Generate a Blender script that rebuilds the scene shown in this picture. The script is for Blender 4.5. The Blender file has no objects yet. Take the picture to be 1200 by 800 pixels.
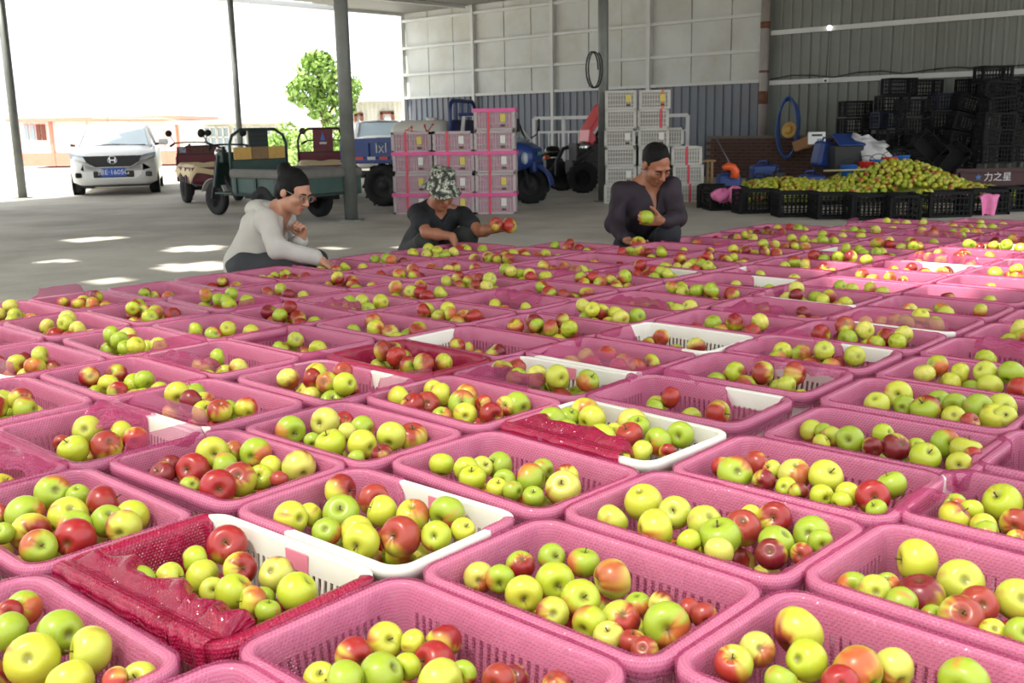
import bpy, bmesh, math, random
import numpy as np
from mathutils import Vector, Matrix, Euler

random.seed(7)
S = bpy.context.scene
COL = S.collection

# ---------------------------------------------------------------- camera
CAM_Z, RIM_Z = 1.235, 0.318
FPX, PITCH, ROLL = 1200.0, math.atan(252 / 1200.0), math.radians(-1.08)
cam_d = bpy.data.cameras.new('camera')
cam_d.sensor_width = 36.0
cam_d.lens = 36.0 * FPX / 1200.0
cam_d.clip_end = 500
cam = bpy.data.objects.new('camera', cam_d)
COL.objects.link(cam)
_cp, _sp, _cr, _sr = math.cos(PITCH), math.sin(PITCH), math.cos(ROLL), math.sin(ROLL)
_X, _U, _F = Vector((1, 0, 0)), Vector((0, _sp, _cp)), Vector((0, _cp, -_sp))
_right, _up = _cr * _X + _sr * _U, -_sr * _X + _cr * _U
cam.matrix_world = Matrix(((_right.x, _up.x, -_F.x, 0), (_right.y, _up.y, -_F.y, 0), (_right.z, _up.z, -_F.z, CAM_Z), (0, 0, 0, 1)))
S.camera = cam
cam_d.dof.use_dof = True
cam_d.dof.focus_distance = 3.2
cam_d.dof.aperture_fstop = 9.0

# ---------------------------------------------------------------- light
YAW = math.radians(-42.8)
AX = Vector((math.cos(YAW), math.sin(YAW), 0))     # long side of the crates, towards the viewer's right
BX = Vector((-AX.y, AX.x, 0))                      # along the crate columns, away from the viewer
SUN_EL = math.radians(62)
SUN_TO = (AX * -0.10 - BX * 0.99).normalized() * math.cos(SUN_EL) + Vector((0, 0, math.sin(SUN_EL)))
world = bpy.data.worlds.new('hazy_sky')
S.world = world
world.use_nodes = True
_n = world.node_tree.nodes
_n['Background'].inputs['Color'].default_value = (0.93, 0.97, 1.0, 1)
_n['Background'].inputs['Strength'].default_value = 1.0
sun_d = bpy.data.lights.new('sun', 'SUN')
sun_d.energy = 4.0
sun_d.angle = math.radians(1.5)
sun_d.color = (1.0, 0.96, 0.88)
sun = bpy.data.objects.new('sun', sun_d)
COL.objects.link(sun)
sun.rotation_euler = SUN_TO.to_track_quat('Z', 'Y').to_euler()
sun.location = (0, 0, 20)
S.view_settings.view_transform = 'Standard'
S.view_settings.look = 'None'
S.view_settings.gamma = 1.0
S.view_settings.exposure = 1.3
S.view_settings.use_curve_mapping = False
S.cycles.max_bounces = 6
S.cycles.diffuse_bounces = 4
S.cycles.transparent_max_bounces = 10
S.cycles.caustics_reflective = False
S.cycles.caustics_refractive = False


# ---------------------------------------------------------------- helpers
def ray(px, py):
    x, y = (px - 600) / FPX, -(py - 400) / FPX
    return _F + _right * x + _up * y


def gp(px, py, z=0.0):
    """point of the view ray on the horizontal plane z"""
    r = ray(px, py)
    return Vector((0, 0, CAM_Z)) + r * ((z - CAM_Z) / r.z)


def at(px, py, y):
    """point of the view ray at ground depth y"""
    r = ray(px, py)
    return Vector((0, 0, CAM_Z)) + r * (y / r.y)


def uv(u, v, z=0.0):
    return AX * u + BX * v + Vector((0, 0, z))


def lin(r, g, b):
    f = lambda c: (c / 255 / 12.92) if c / 255 <= 0.04045 else ((c / 255 + 0.055) / 1.055) ** 2.4
    return (f(r), f(g), f(b), 1.0)


MATS = {}


def mat(name, col, rough=0.6, metal=0.0, var=0.0, vscale=6.0, bump=0.0, bscale=40.0, spec=0.5, alpha=None, dirt=None, dscale=2.0, damt=0.5):
    """plain procedural material: base colour with noise variation, optional dirt and bump"""
    if name in MATS:
        return MATS[name]
    m = bpy.data.materials.new(name)
    m.use_nodes = True
    nt = m.node_tree
    N, K = nt.nodes, nt.links
    P = N['Principled BSDF']
    P.inputs['Roughness'].default_value = rough
    P.inputs['Metallic'].default_value = metal
    P.inputs['Specular IOR Level'].default_value = spec
    P.inputs['Base Color'].default_value = col
    tc = N.new('ShaderNodeTexCoord')
    out = None
    if var > 0:
        nz = N.new('ShaderNodeTexNoise')
        nz.inputs['Scale'].default_value = vscale
        nz.inputs['Detail'].default_value = 5
        K.new(tc.outputs['Object'], nz.inputs['Vector'])
        mr = N.new('ShaderNodeMapRange')
        mr.inputs['From Min'].default_value = 0.3
        mr.inputs['From Max'].default_value = 0.7
        mr.inputs['To Min'].default_value = 1 - var
        mr.inputs['To Max'].default_value = 1 + var * 0.6
        K.new(nz.outputs['Fac'], mr.inputs['Value'])
        mx = N.new('ShaderNodeVectorMath')
        mx.operation = 'SCALE'
        mx.inputs[0].default_value = col[:3]
        K.new(mr.outputs['Result'], mx.inputs['Scale'])
        out = mx.outputs['Vector']
    if dirt is not None:
        nd = N.new('ShaderNodeTexNoise')
        nd.inputs['Scale'].default_value = dscale
        nd.inputs['Detail'].default_value = 7
        nd.inputs['Roughness'].default_value = 0.65
        K.new(tc.outputs['Object'], nd.inputs['Vector'])
        rd = N.new('ShaderNodeMapRange')
        rd.inputs['From Min'].default_value = 0.45
        rd.inputs['From Max'].default_value = 0.7
        rd.inputs['To Max'].default_value = damt
        K.new(nd.outputs['Fac'], rd.inputs['Value'])
        mm = N.new('ShaderNodeMix')
        mm.data_type = 'RGBA'
        if out:
            K.new(out, mm.inputs[6])
        else:
            mm.inputs[6].default_value = col
        mm.inputs[7].default_value = dirt
        K.new(rd.outputs['Result'], mm.inputs[0])
        out = mm.outputs[2]
    if out:
        K.new(out, P.inputs['Base Color'])
    if bump > 0:
        nb = N.new('ShaderNodeTexNoise')
        nb.inputs['Scale'].default_value = bscale
        nb.inputs['Detail'].default_value = 4
        K.new(tc.outputs['Object'], nb.inputs['Vector'])
        b = N.new('ShaderNodeBump')
        b.inputs['Strength'].default_value = bump
        b.inputs['Distance'].default_value = 0.02
        K.new(nb.outputs['Fac'], b.inputs['Height'])
        K.new(b.outputs['Normal'], P.inputs['Normal'])
    if alpha is not None:
        P.inputs['Alpha'].default_value = alpha
    MATS[name] = m
    return m


def tag(o, label=None, cat=None, group=None, kind=None):
    if label:
        o['label'] = label
    if cat:
        o['category'] = cat
    if group:
        o['group'] = group
    if kind:
        o['kind'] = kind
    return o


def link(name, data, parent=None, loc=None, rot=None):
    o = bpy.data.objects.new(name, data)
    COL.objects.link(o)
    if parent is not None:
        o.parent = parent
    if loc is not None:
        o.location = loc
    if rot is not None:
        o.rotation_euler = rot
    return o


def empty(name, loc=(0, 0, 0), rz=0.0, label=None, cat=None, group=None):
    o = link(name, None, None, loc, (0, 0, rz))
    o.empty_display_size = 0.1
    return tag(o, label, cat, group)


def cid(i):
    return ['th', 'st', 'nd', 'rd'][i % 10 if i % 10 < 4 and i // 10 != 1 else 0]


WORDS = ['first', 'second', 'third', 'fourth', 'fifth', 'sixth', 'seventh', 'eighth', 'ninth', 'tenth', 'eleventh', 'twelfth', 'thirteenth',
         'fourteenth', 'fifteenth', 'sixteenth', 'seventeenth', 'eighteenth', 'nineteenth', 'twentieth', 'twenty-first', 'twenty-second']


class MB:
    """collects shapes, builds them as one mesh"""

    def __init__(s):
        s.v, s.f, s.sm = [], [], []

    def add(s, vs, fs, smooth=False, M=None):
        n = len(s.v)
        if M is not None:
            vs = [M @ Vector(p) for p in vs]
        s.v += [tuple(p) for p in vs]
        s.f += [tuple(i + n for i in f) for f in fs]
        s.sm += [smooth] * len(fs)
        return s

    def box(s, c, d, M=None, rz=0.0, ry=0.0, rx=0.0, taper=1.0):
        x, y, z = d[0] / 2, d[1] / 2, d[2] / 2
        t = taper
        vs = [(-x, -y, -z), (x, -y, -z), (x, y, -z), (-x, y, -z), (-x * t, -y * t, z), (x * t, -y * t, z), (x * t, y * t, z), (-x * t, y * t, z)]
        R = Matrix.Translation(c) @ Euler((rx, ry, rz)).to_matrix().to_4x4()
        if M is not None:
            R = M @ R
        return s.add(vs, [(0, 3, 2, 1), (4, 5, 6, 7), (0, 1, 5, 4), (1, 2, 6, 5), (2, 3, 7, 6), (3, 0, 4, 7)], False, R)

    def hexa(s, p):
        """8 points: bottom loop, top loop"""
        return s.add(p, [(0, 3, 2, 1), (4, 5, 6, 7), (0, 1, 5, 4), (1, 2, 6, 5), (2, 3, 7, 6), (3, 0, 4, 7)])

    def bar(s, a, b, w, h=None, up=(0, 0, 1)):
        """rectangular bar between two points"""
        a, b = Vector(a), Vector(b)
        h = h or w
        d = (b - a)
        L = d.length
        d.normalize()
        up = Vector(up)
        if abs(d.dot(up)) > 0.98:
            up = Vector((0, 1, 0)) if abs(d.y) < 0.9 else Vector((1, 0, 0))
        r = d.cross(up).normalized()
        u = r.cross(d).normalized()
        pts = []
        for q in (a, b):
            pts += [q - r * w / 2 - u * h / 2, q + r * w / 2 - u * h / 2, q + r * w / 2 + u * h / 2, q - r * w / 2 + u * h / 2]
        return s.hexa(pts)

    def tube(s, pts, r, n=8, closed=False, cap=True):
        pts = [Vector(p) for p in pts]
        m = len(pts)
        rs = r if isinstance(r, (list, tuple)) else [r] * m
        base = []
        prev = None
        for i in range(m):
            if closed:
                d = pts[(i + 1) % m] - pts[i - 1]
            else:
                d = pts[min(i + 1, m - 1)] - pts[max(i - 1, 0)]
            d = d.normalized() if d.length > 1e-9 else Vector((0, 0, 1))
            if prev is None:
                u = Vector((0, 0, 1)) if abs(d.z) < 0.9 else Vector((1, 0, 0))
            else:
                u = prev
            x = d.cross(u)
            if x.length < 1e-6:
                x = d.cross(Vector((0, 1, 0.3)))
            x.normalize()
            u = x.cross(d).normalized()
            prev = u
            base.append([pts[i] + (x * math.cos(2 * math.pi * k / n) + u * math.sin(2 * math.pi * k / n)) * rs[i] for k in range(n)])
        vs = [p for ring in base for p in ring]
        fs = []
        for i in range(m if closed else m - 1):
            j = (i + 1) % m
            for k in range(n):
                fs.append((i * n + k, i * n + (k + 1) % n, j * n + (k + 1) % n, j * n + k))
        if cap and not closed:
            fs.append(tuple(range(n - 1, -1, -1)))
            fs.append(tuple((m - 1) * n + k for k in range(n)))
        return s.add(vs, fs, True)

    def lathe(s, prof, n=20, M=None, smooth=True):
        """profile (r, z) about z"""
        vs = [(r * math.cos(2 * math.pi * k / n), r * math.sin(2 * math.pi * k / n), z) for r, z in prof for k in range(n)]
        fs = []
        for i in range(len(prof) - 1):
            for k in range(n):
                fs.append((i * n + k, i * n + (k + 1) % n, (i + 1) * n + (k + 1) % n, (i + 1) * n + k))
        if prof[0][0] > 1e-5:
            fs.append(tuple(range(n - 1, -1, -1)))
        if prof[-1][0] > 1e-5:
            fs.append(tuple((len(prof) - 1) * n + k for k in range(n)))
        return s.add(vs, fs, smooth, M)

    def cyl(s, a, b, r, n=16):
        return s.tube([a, b], r, n)

    def prism(s, poly, y0, y1, M=None, smooth=False):
        """polygon in x,z extruded along y"""
        n = len(poly)
        vs = [(x, y0, z) for x, z in poly] + [(x, y1, z) for x, z in poly]
        fs = [tuple(range(n)), tuple(range(2 * n - 1, n - 1, -1))]
        fs += [(i, i + n, (i + 1) % n + n, (i + 1) % n) for i in range(n)]
        return s.add(vs, fs, smooth, M)

    def grid(s, rows, smooth=True, closed=False):
        """rows of points -> quads"""
        n = len(rows[0])
        vs = [p for r in rows for p in r]
        fs = []
        for i in range(len(rows) - 1):
            for k in range(n if closed else n - 1):
                fs.append((i * n + k, i * n + (k + 1) % n, (i + 1) * n + (k + 1) % n, (i + 1) * n + k))
        return s.add(vs, fs, smooth)

    def mesh(s, name, m=None, bevel=0.0):
        me = bpy.data.meshes.new(name)
        me.from_pydata(s.v, [], s.f)
        me.polygons.foreach_set('use_smooth', s.sm)
        if m is not None:
            me.materials.append(m)
        me.validate()
        me.update()
        return me

    def build(s, name, m, parent=None, loc=None, rot=None, bevel=0.0, seg=2):
        o = link(name, s.mesh(name, m), parent, loc, rot)
        if bevel > 0:
            b = o.modifiers.new('bevel', 'BEVEL')
            b.width = bevel
            b.segments = seg
            b.limit_method = 'ANGLE'
            b.angle_limit = math.radians(40)
        return o


def np_mesh(name, v, f, m=None, smooth=True, colors=None):
    me = bpy.data.meshes.new(name)
    me.from_pydata([tuple(p) for p in v], [], [tuple(q) for q in f])
    if smooth:
        me.polygons.foreach_set('use_smooth', [True] * len(me.polygons))
    if colors is not None:
        a = me.attributes.new('col', 'FLOAT_COLOR', 'POINT')
        c = np.ones((len(v), 4), np.float32)
        c[:, :3] = colors
        a.data.foreach_set('color', c.ravel())
    if m is not None:
        me.materials.append(m)
    me.update()
    return me


def text_obj(name, body, m, parent, M, size=0.1, extrude=0.001):
    cu = bpy.data.curves.new(name, 'FONT')
    cu.body = body
    cu.size = size
    cu.extrude = extrude
    cu.align_x = 'CENTER'
    cu.align_y = 'CENTER'
    cu.resolution_u = 3
    cu.materials.append(m)
    t = link(name, cu)
    bpy.context.view_layer.update()
    me = bpy.data.meshes.new_from_object(t.evaluated_get(bpy.context.evaluated_depsgraph_get()))
    bpy.data.objects.remove(t)
    if not me.materials:
        me.materials.append(m)
    o = link(name, me, parent)
    o.matrix_local = M
    return o

# ================================================================ setting
WALL_V = 21.3          # the long wall runs along AX at this v
ROOF_Z = 4.62
CORNER = at(477, 150, 32.0)
CORNER.z = 0
U0 = CORNER.dot(AX)    # far end of the wall (open side of the shed)
WALL_V = CORNER.dot(BX)

m_conc = mat('concrete', lin(188, 183, 172), 0.85, var=0.22, vscale=0.6, bump=0.25, bscale=9, dirt=lin(128, 120, 106), dscale=0.5, damt=0.7)
m_ground = mat('yard', lin(205, 200, 190), 0.9, var=0.1, vscale=0.4)
fl = MB()
fl.box((0, 0, -0.05), (60, 46, 0.1), Matrix.Translation(uv(U0 + 30, WALL_V - 23 + 0.3)) @ Matrix.Rotation(YAW, 4, 'Z'))
tag(fl.build('floor', m_conc), kind='structure')
gr = MB()
gr.box((0, 40, -0.12), (240, 240, 0.1))
tag(gr.build('ground_yard', m_ground), kind='structure')

# roof: flat slab of grid cells, a few left out where sheets are missing
holes = []
for (px, py, w, d) in [(112, 280, .62, .55), (231, 291, .62, .6), (232, 312, .8, .62), (133, 328, .3, .42), (70, 306, .3, .25), (395, 291, .3, .3), (478, 290, .35, .3), (945, 275, .3, .3)]:
    g = gp(px, py)
    h = g + SUN_TO * (ROOF_Z / SUN_TO.z)
    holes.append((h.x, h.y, w / 2, d / 2))
for (px, py, w, d) in [(1112, 316, 1.7, 1.5), (1190, 300, 1.2, 1.5)]:      # missing sheet that lets the sun onto the right-hand crates
    h = gp(px, py, RIM_Z) + SUN_TO * ((ROOF_Z - RIM_Z) / SUN_TO.z)
    holes.append((h.x, h.y, w / 2, d / 2))
ROOF_U1 = 0.0
EAVE = (gp(27, 232) - CORNER).normalized()      # line of posts along the open side
cs = 0.16
rv, rf, sf, idx = [], [], [], {}
DIFFUSER_V = 0.35          # roof nearer than this is an added translucent sheet softening the front light


def rvx(i, j):
    if (i, j) not in idx:
        u, v = U0 + 0.1 + i * cs, WALL_V + 0.25 - j * cs
        idx[(i, j)] = len(rv)
        rv.append(uv(u, v, ROOF_Z))
    return idx[(i, j)]


nu, nv = int((ROOF_U1 - U0 - 0.1) / cs), int(34 / cs)
for i in range(nu):
    for j in range(nv):
        c = uv(U0 + 0.1 + (i + .5) * cs, WALL_V + 0.25 - (j + .5) * cs)
        tl_ = (c - CORNER).dot(EAVE)
        if (c - CORNER - EAVE * tl_).dot(AX) < -0.12:
            continue
        if any(((c.x - hx) / a) ** 2 + ((c.y - hy) / b) ** 2 < 1.0 for hx, hy, a, b in holes):
            continue
        (sf if WALL_V + 0.25 - (j + .5) * cs < DIFFUSER_V else rf).append((rvx(i, j), rvx(i + 1, j), rvx(i + 1, j + 1), rvx(i, j + 1)))
m_roof = mat('roof_sheet', lin(128, 126, 120), 0.6, var=0.1, vscale=0.8)
ro = link('ceiling', np_mesh('ceiling', rv, rf, m_roof, False))
sm = ro.modifiers.new('thickness', 'SOLIDIFY')
sm.thickness = 0.05
sm.offset = 1
tag(ro, kind='structure')
used = sorted({q for f in sf for q in f})
rem = {q: k for k, q in enumerate(used)}
m_diffuser = bpy.data.materials.new('added_diffuser_sheet')  # added diffuser over the nearest crates, passes part of the sun
m_diffuser.use_nodes = True
_N, _K = m_diffuser.node_tree.nodes, m_diffuser.node_tree.links
_tr, _tl, _mx = _N.new('ShaderNodeBsdfTransparent'), _N.new('ShaderNodeBsdfTranslucent'), _N.new('ShaderNodeMixShader')
_tr.inputs['Color'].default_value = (0.95, 0.96, 0.92, 1)
_tl.inputs['Color'].default_value = (0.42, 0.43, 0.41, 1)
_mx.inputs[0].default_value = 0.30
_K.new(_tl.outputs[0], _mx.inputs[1])
_K.new(_tr.outputs[0], _mx.inputs[2])
_K.new(_mx.outputs[0], _N['Material Output'].inputs['Surface'])
tag(link('ceiling_added_diffuser', np_mesh('ceiling_added_diffuser', [rv[q] for q in used], [tuple(rem[q] for q in f) for f in sf], m_diffuser, False)), kind='structure')

# ================================================================ fruit crates with pink bubble film, and apples
CL, CW, CH = 0.600, 0.404, RIM_Z
m_white = mat('white_plastic', lin(226, 222, 210), 0.45, var=0.06, vscale=8)


def rrect(hx, hy, r, nc=5, nx=14, ny=9):
    """rounded rectangle points with arc length; starts mid +x side"""
    pts = []
    def seg(p, q, n):
        for k in range(n):
            pts.append((p[0] + (q[0] - p[0]) * k / n, p[1] + (q[1] - p[1]) * k / n))
    def arc(cx, cy, a0, n):
        for k in range(n):
            a = a0 + math.pi / 2 * k / n
            pts.append((cx + r * math.cos(a), cy + r * math.sin(a)))
    seg((hx, -hy + r), (hx, hy - r), ny)
    arc(hx - r, hy - r, 0, nc)
    seg((hx - r, hy), (-hx + r, hy), nx)
    arc(-hx + r, hy - r, math.pi / 2, nc)
    seg((-hx, hy - r), (-hx, -hy + r), ny)
    arc(-hx + r, -hy + r, math.pi, nc)
    seg((-hx + r, -hy), (hx - r, -hy), nx)
    arc(hx - r, -hy + r, math.pi * 1.5, nc)
    return pts


def wall_half(z):
    """inner wall half sizes at height z"""
    t = z / CH
    return 0.255 + 0.028 * t, 0.163 + 0.026 * t


def loop_at(z, off, n=(5, 14, 9)):
    hx, hy = wall_half(z)
    return rrect(hx + off, hy + off, max(0.012, 0.045 + off), *n)


def crate_mesh(name, m, slots=True):
    b = MB()
    def band(z0, z1, t=0.004, n=(4, 6, 4)):
        lo, li = loop_at(z0, t, n), loop_at(z0, 0, n)
        ho, hi = loop_at(z1, t, n), loop_at(z1, 0, n)
        b.grid([[(x, y, z0) for x, y in li], [(x, y, z0) for x, y in lo], [(x, y, z1) for x, y in ho], [(x, y, z1) for x, y in hi], [(x, y, z0) for x, y in li]], False, True)
    band(0.0, 0.045)
    band(0.150, 0.165)
    band(0.262, CH - 0.004)
    # bars between the slots
    n = (4, 46, 30)
    for z0, z1 in ((0.045, 0.150), (0.165, 0.262)):
        lo, ho = loop_at(z0, 0, n), loop_at(z1, 0, n)
        lo2, ho2 = loop_at(z0, .004, n), loop_at(z1, .004, n)
        N = len(lo)
        for k in range(N):
            x, y = lo[k]
            corner = abs(x) > wall_half(z0)[0] - 0.045 and abs(y) > wall_half(z0)[1] - 0.045
            if corner or k % 2 == 0:
                q = (k + 1) % N
                b.hexa([(*lo[k], z0), (*lo[q], z0), (*lo2[q], z0), (*lo2[k], z0), (*ho[k], z1), (*ho[q], z1), (*ho2[q], z1), (*ho2[k], z1)])
    # rolled rim
    prof = [(0.0, CH - .012), (0.001, CH - .002), (0.004, CH), (0.018, CH), (0.022, CH - .003), (0.023, CH - .03), (0.020, CH - .03), (0.018, CH - .008), (.004, CH - .010)]
    hx, hy = wall_half(CH)
    rows = [[(x, y, z) for x, y in rrect(hx + o, hy + o, 0.045 + o, 5, 4, 3)] for o, z in prof]
    b.grid(rows, True, True)
    # base lattice
    hx, hy = wall_half(0)
    b.box((0, 0, 0.006), (2 * hx - 0.01, 2 * hy - 0.01, 0.008))
    return b.mesh(name, m)


# ---- film material
def film_material(name, base, tint, trans, dense):
    m = bpy.data.materials.new(name)
    m.use_nodes = True
    nt = m.node_tree
    N, K = nt.nodes, nt.links
    P = N['Principled BSDF']
    out = N['Material Output']
    uvn = N.new('ShaderNodeUVMap')
    uvn.uv_map = 'film'
    mp = N.new('ShaderNodeMapping')
    mp.inputs['Scale'].default_value = (125, 140, 1)
    K.new(uvn.outputs['UV'], mp.inputs['Vector'])
    sep = N.new('ShaderNodeSeparateXYZ')
    K.new(mp.outputs['Vector'], sep.inputs['Vector'])
    sh = N.new('ShaderNodeMath')
    sh.operation = 'MULTIPLY_ADD'
    sh.inputs[1].default_value = 0.5
    K.new(sep.outputs['Y'], sh.inputs[0])
    K.new(sep.outputs['X'], sh.inputs[2])
    com = N.new('ShaderNodeCombineXYZ')
    K.new(sh.outputs[0], com.inputs['X'])
    K.new(sep.outputs['Y'], com.inputs['Y'])
    vo = N.new('ShaderNodeTexVoronoi')
    vo.voronoi_dimensions = '2D'
    vo.inputs['Scale'].default_value = 1.0
    vo.inputs['Randomness'].default_value = 0.12
    K.new(com.outputs['Vector'], vo.inputs['Vector'])
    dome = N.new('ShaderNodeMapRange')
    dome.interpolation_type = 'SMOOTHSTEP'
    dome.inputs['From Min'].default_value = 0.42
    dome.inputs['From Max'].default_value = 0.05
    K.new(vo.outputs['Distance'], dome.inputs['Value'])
    tc = N.new('ShaderNodeTexCoord')
    wr = N.new('ShaderNodeTexNoise')
    wr.inputs['Scale'].default_value = 22
    wr.inputs['Detail'].default_value = 3
    K.new(tc.outputs['Object'], wr.inputs['Vector'])
    hh = N.new('ShaderNodeMath')
    hh.operation = 'MULTIPLY_ADD'
    hh.inputs[1].default_value = 2.2
    K.new(wr.outputs['Fac'], hh.inputs[0])
    K.new(dome.outputs['Result'], hh.inputs[2])
    bp = N.new('ShaderNodeBump')
    bp.inputs['Strength'].default_value = 1.0
    bp.inputs['Distance'].default_value = 0.005
    w3 = N.new('ShaderNodeTexNoise')
    w3.inputs['Scale'].default_value = 9
    w3.inputs['Detail'].default_value = 2
    w3.inputs['Distortion'].default_value = 1.6
    mpw = N.new('ShaderNodeMapping')
    mpw.inputs['Scale'].default_value = (1.0, 1.0, 0.35)
    mpw.inputs['Rotation'].default_value = (0.4, 0.3, 0.5)
    K.new(tc.outputs['Object'], mpw.inputs['Vector'])
    K.new(mpw.outputs['Vector'], w3.inputs['Vector'])
    rd = N.new('ShaderNodeMath')
    rd.operation = 'PINGPONG'
    rd.inputs[1].default_value = 0.07
    K.new(w3.outputs['Fac'], rd.inputs[0])
    h3 = N.new('ShaderNodeMath')
    h3.operation = 'MULTIPLY_ADD'
    h3.inputs[1].default_value = 9.0
    K.new(rd.outputs[0], h3.inputs[0])
    K.new(hh.outputs[0], h3.inputs[2])
    K.new(h3.outputs[0], bp.inputs['Height'])
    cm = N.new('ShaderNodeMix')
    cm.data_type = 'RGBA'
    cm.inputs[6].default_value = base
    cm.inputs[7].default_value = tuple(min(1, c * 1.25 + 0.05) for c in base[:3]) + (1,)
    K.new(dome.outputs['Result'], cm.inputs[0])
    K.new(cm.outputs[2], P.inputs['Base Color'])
    P.inputs['Roughness'].default_value = 0.16
    P.inputs['Specular IOR Level'].default_value = 0.6
    P.inputs['Coat Weight'].default_value = 0.7
    P.inputs['Coat Roughness'].default_value = 0.08
    K.new(bp.outputs['Normal'], P.inputs['Normal'])
    tl = N.new('ShaderNodeBsdfTranslucent')
    K.new(cm.outputs[2], tl.inputs['Color'])
    m1 = N.new('ShaderNodeMixShader')
    m1.inputs[0].default_value = 0.35
    K.new(P.outputs[0], m1.inputs[1])
    K.new(tl.outputs[0], m1.inputs[2])
    tr = N.new('ShaderNodeBsdfTransparent')
    tr.inputs['Color'].default_value = tint
    m2 = N.new('ShaderNodeMixShader')
    fm = N.new('ShaderNodeMapRange')
    fm.inputs['To Min'].default_value = trans
    fm.inputs['To Max'].default_value = trans * 0.6
    K.new(dome.outputs['Result'], fm.inputs['Value'])
    K.new(fm.outputs['Result'], m2.inputs[0])
    K.new(m1.outputs[0], m2.inputs[1])
    K.new(tr.outputs[0], m2.inputs[2])
    K.new(m2.outputs[0], out.inputs['Surface'])
    return m


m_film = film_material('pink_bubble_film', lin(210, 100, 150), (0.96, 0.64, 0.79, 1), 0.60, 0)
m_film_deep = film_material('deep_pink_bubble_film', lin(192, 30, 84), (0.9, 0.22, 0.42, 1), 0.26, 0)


def film_mesh(name, seed, cover=None, slump=0.06, raise_=None, m=None, rows_in=13):
    """cover(t) in 0..1: 1 wraps over the rim at perimeter place t (0..1), 0 has slipped down inside by slump;
    raise_(t): metres the free edge stands up above the rim"""
    rg = np.random.RandomState(seed)
    n = (6, 16, 11)
    NP = len(loop_at(0.1, 0, n))
    ph = rg.rand(12) * 6.28
    fr = rg.randint(2, 17, 12)
    am = rg.rand(12)
    rows, uvs = [], []
    # the profile: floor -> wall -> rim -> skirt, as (offset, z)
    zs = [0.02, 0.045, 0.075, 0.105, 0.135, 0.165, 0.195, 0.225, 0.25, 0.275, 0.295, 0.309]
    prof = [(-0.11, 0.016)] + [(-0.006, z) for z in zs] + [(-0.002, CH + 0.002), (0.006, CH + 0.0045), (0.018, CH + 0.0045), (0.0262, CH + 0.001), (0.0278, CH - 0.018), (0.0285, CH - 0.038)]
    skirt = 0.005 + 0.03 * rg.rand()
    arc = 0.0
    for i, (off, z) in enumerate(prof):
        row, uvr = [], []
        if i:
            arc += math.hypot(off - prof[i - 1][0], z - prof[i - 1][1])
        for k in range(NP):
            t = k / NP
            w = sum(am[q] * math.sin(6.283 * fr[q] * t + ph[q] + z * 9 * math.cos(ph[q])) for q in range(12)) / 6
            w2 = sum(am[q] * math.sin(6.283 * (fr[q] + 9) * t + 2 * ph[q]) for q in range(12)) / 6
            c = 1.0 if cover is None else cover(t)
            up = 0.0 if raise_ is None else raise_(t)
            o, zz = off, z
            inside = i <= 12
            if inside:
                body = min(1.0, (z - 0.0) / 0.05) * min(1, (CH - z) / 0.05 + 0.15)
                o = off - abs(w) * 0.022 * body - max(0, w2) * 0.010 * body
                if c < 1:
                    zz = z * (1 - slump * (1 - c) / CH)
                    o -= (1 - c) * 0.02 * max(0, (z - 0.12) / 0.2)
            else:
                if i >= 17:
                    zz = z - skirt * (0.4 + 0.6 * abs(w)) * (i - 16) / 2
                    o += 0.003 * abs(w2)
                else:
                    zz += 0.006 * abs(w2) * abs(w) * 2
                    o += 0.003 * abs(w) * (1 if off > .01 else -1)
                if c < 1:
                    # folds back into a crumpled roll inside the wall
                    g = (i - 12) / 6.0
                    zi = (CH - slump * (1 - c)) + 0.012 * math.sin(3 * g)
                    oi = -0.006 - 0.022 * (1 - c) - 0.02 * g
                    o = o * c + oi * (1 - c)
                    zz = zz * c + zi * (1 - c)
                if up > 0:
                    g = (i - 12) / 6.0
                    q = min(1.0, up / 0.012)
                    oi = -0.004 - 0.02 * g + 0.012 * w
                    zi = CH + up * (g ** 0.8) + 0.006 * w2
                    o = o * (1 - q) + oi * q
                    zz = zz * (1 - q) + zi * q
            hx, hy = wall_half(min(zz, CH))
            lp = FILM_LOOP(hx + o, hy + o, max(0.01, 0.045 + o), n)
            x, y = lp[k]
            row.append((x, y, zz))
            uvr.append((t * 1.8, arc))
        rows.append(row)
        uvs.append(uvr)
    me = bpy.data.meshes.new(name)
    vs = [p for r in rows for p in r]
    fs, fuv = [], []
    for i in range(len(rows) - 1):
        for k in range(NP):
            k2 = (k + 1) % NP
            fs.append((i * NP + k, i * NP + k2, (i + 1) * NP + k2, (i + 1) * NP + k))
            e = 1.8 if k2 == 0 else 0
            fuv += [uvs[i][k], (uvs[i][k2][0] + e, uvs[i][k2][1]), (uvs[i + 1][k2][0] + e, uvs[i + 1][k2][1]), uvs[i + 1][k]]
    # film floor
    c0 = len(vs)
    vs.append((0, 0, 0.013))
    for k in range(NP):
        k2 = (k + 1) % NP
        fs.append((k2, k, c0))
        fuv += [(0, 0), (0.02, 0), (0, 0.02)]
    me.from_pydata(vs, [], fs)
    ul = me.uv_layers.new(name='film')
    ul.data.foreach_set('uv', [q for p in fuv for q in p])
    me.polygons.foreach_set('use_smooth', [True] * len(fs))
    me.materials.append(m or m_film)
    me.update()
    return me


_fl_cache = {}


def FILM_LOOP(hx, hy, r, n):
    key = (round(hx, 4), round(hy, 4), round(r, 4))
    if key not in _fl_cache:
        if len(_fl_cache) > 4000:
            _fl_cache.clear()
        _fl_cache[key] = rrect(hx, hy, r, *n)
    return _fl_cache[key]


def bump01(t, c, w):
    """1 at perimeter place c falling to 0 beyond half width w"""
    d = abs((t - c + 0.5) % 1.0 - 0.5)
    return max(0.0, min(1.0, (w - d) / 0.02))


ME_CRATE = crate_mesh('crate_body', m_white)
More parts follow.
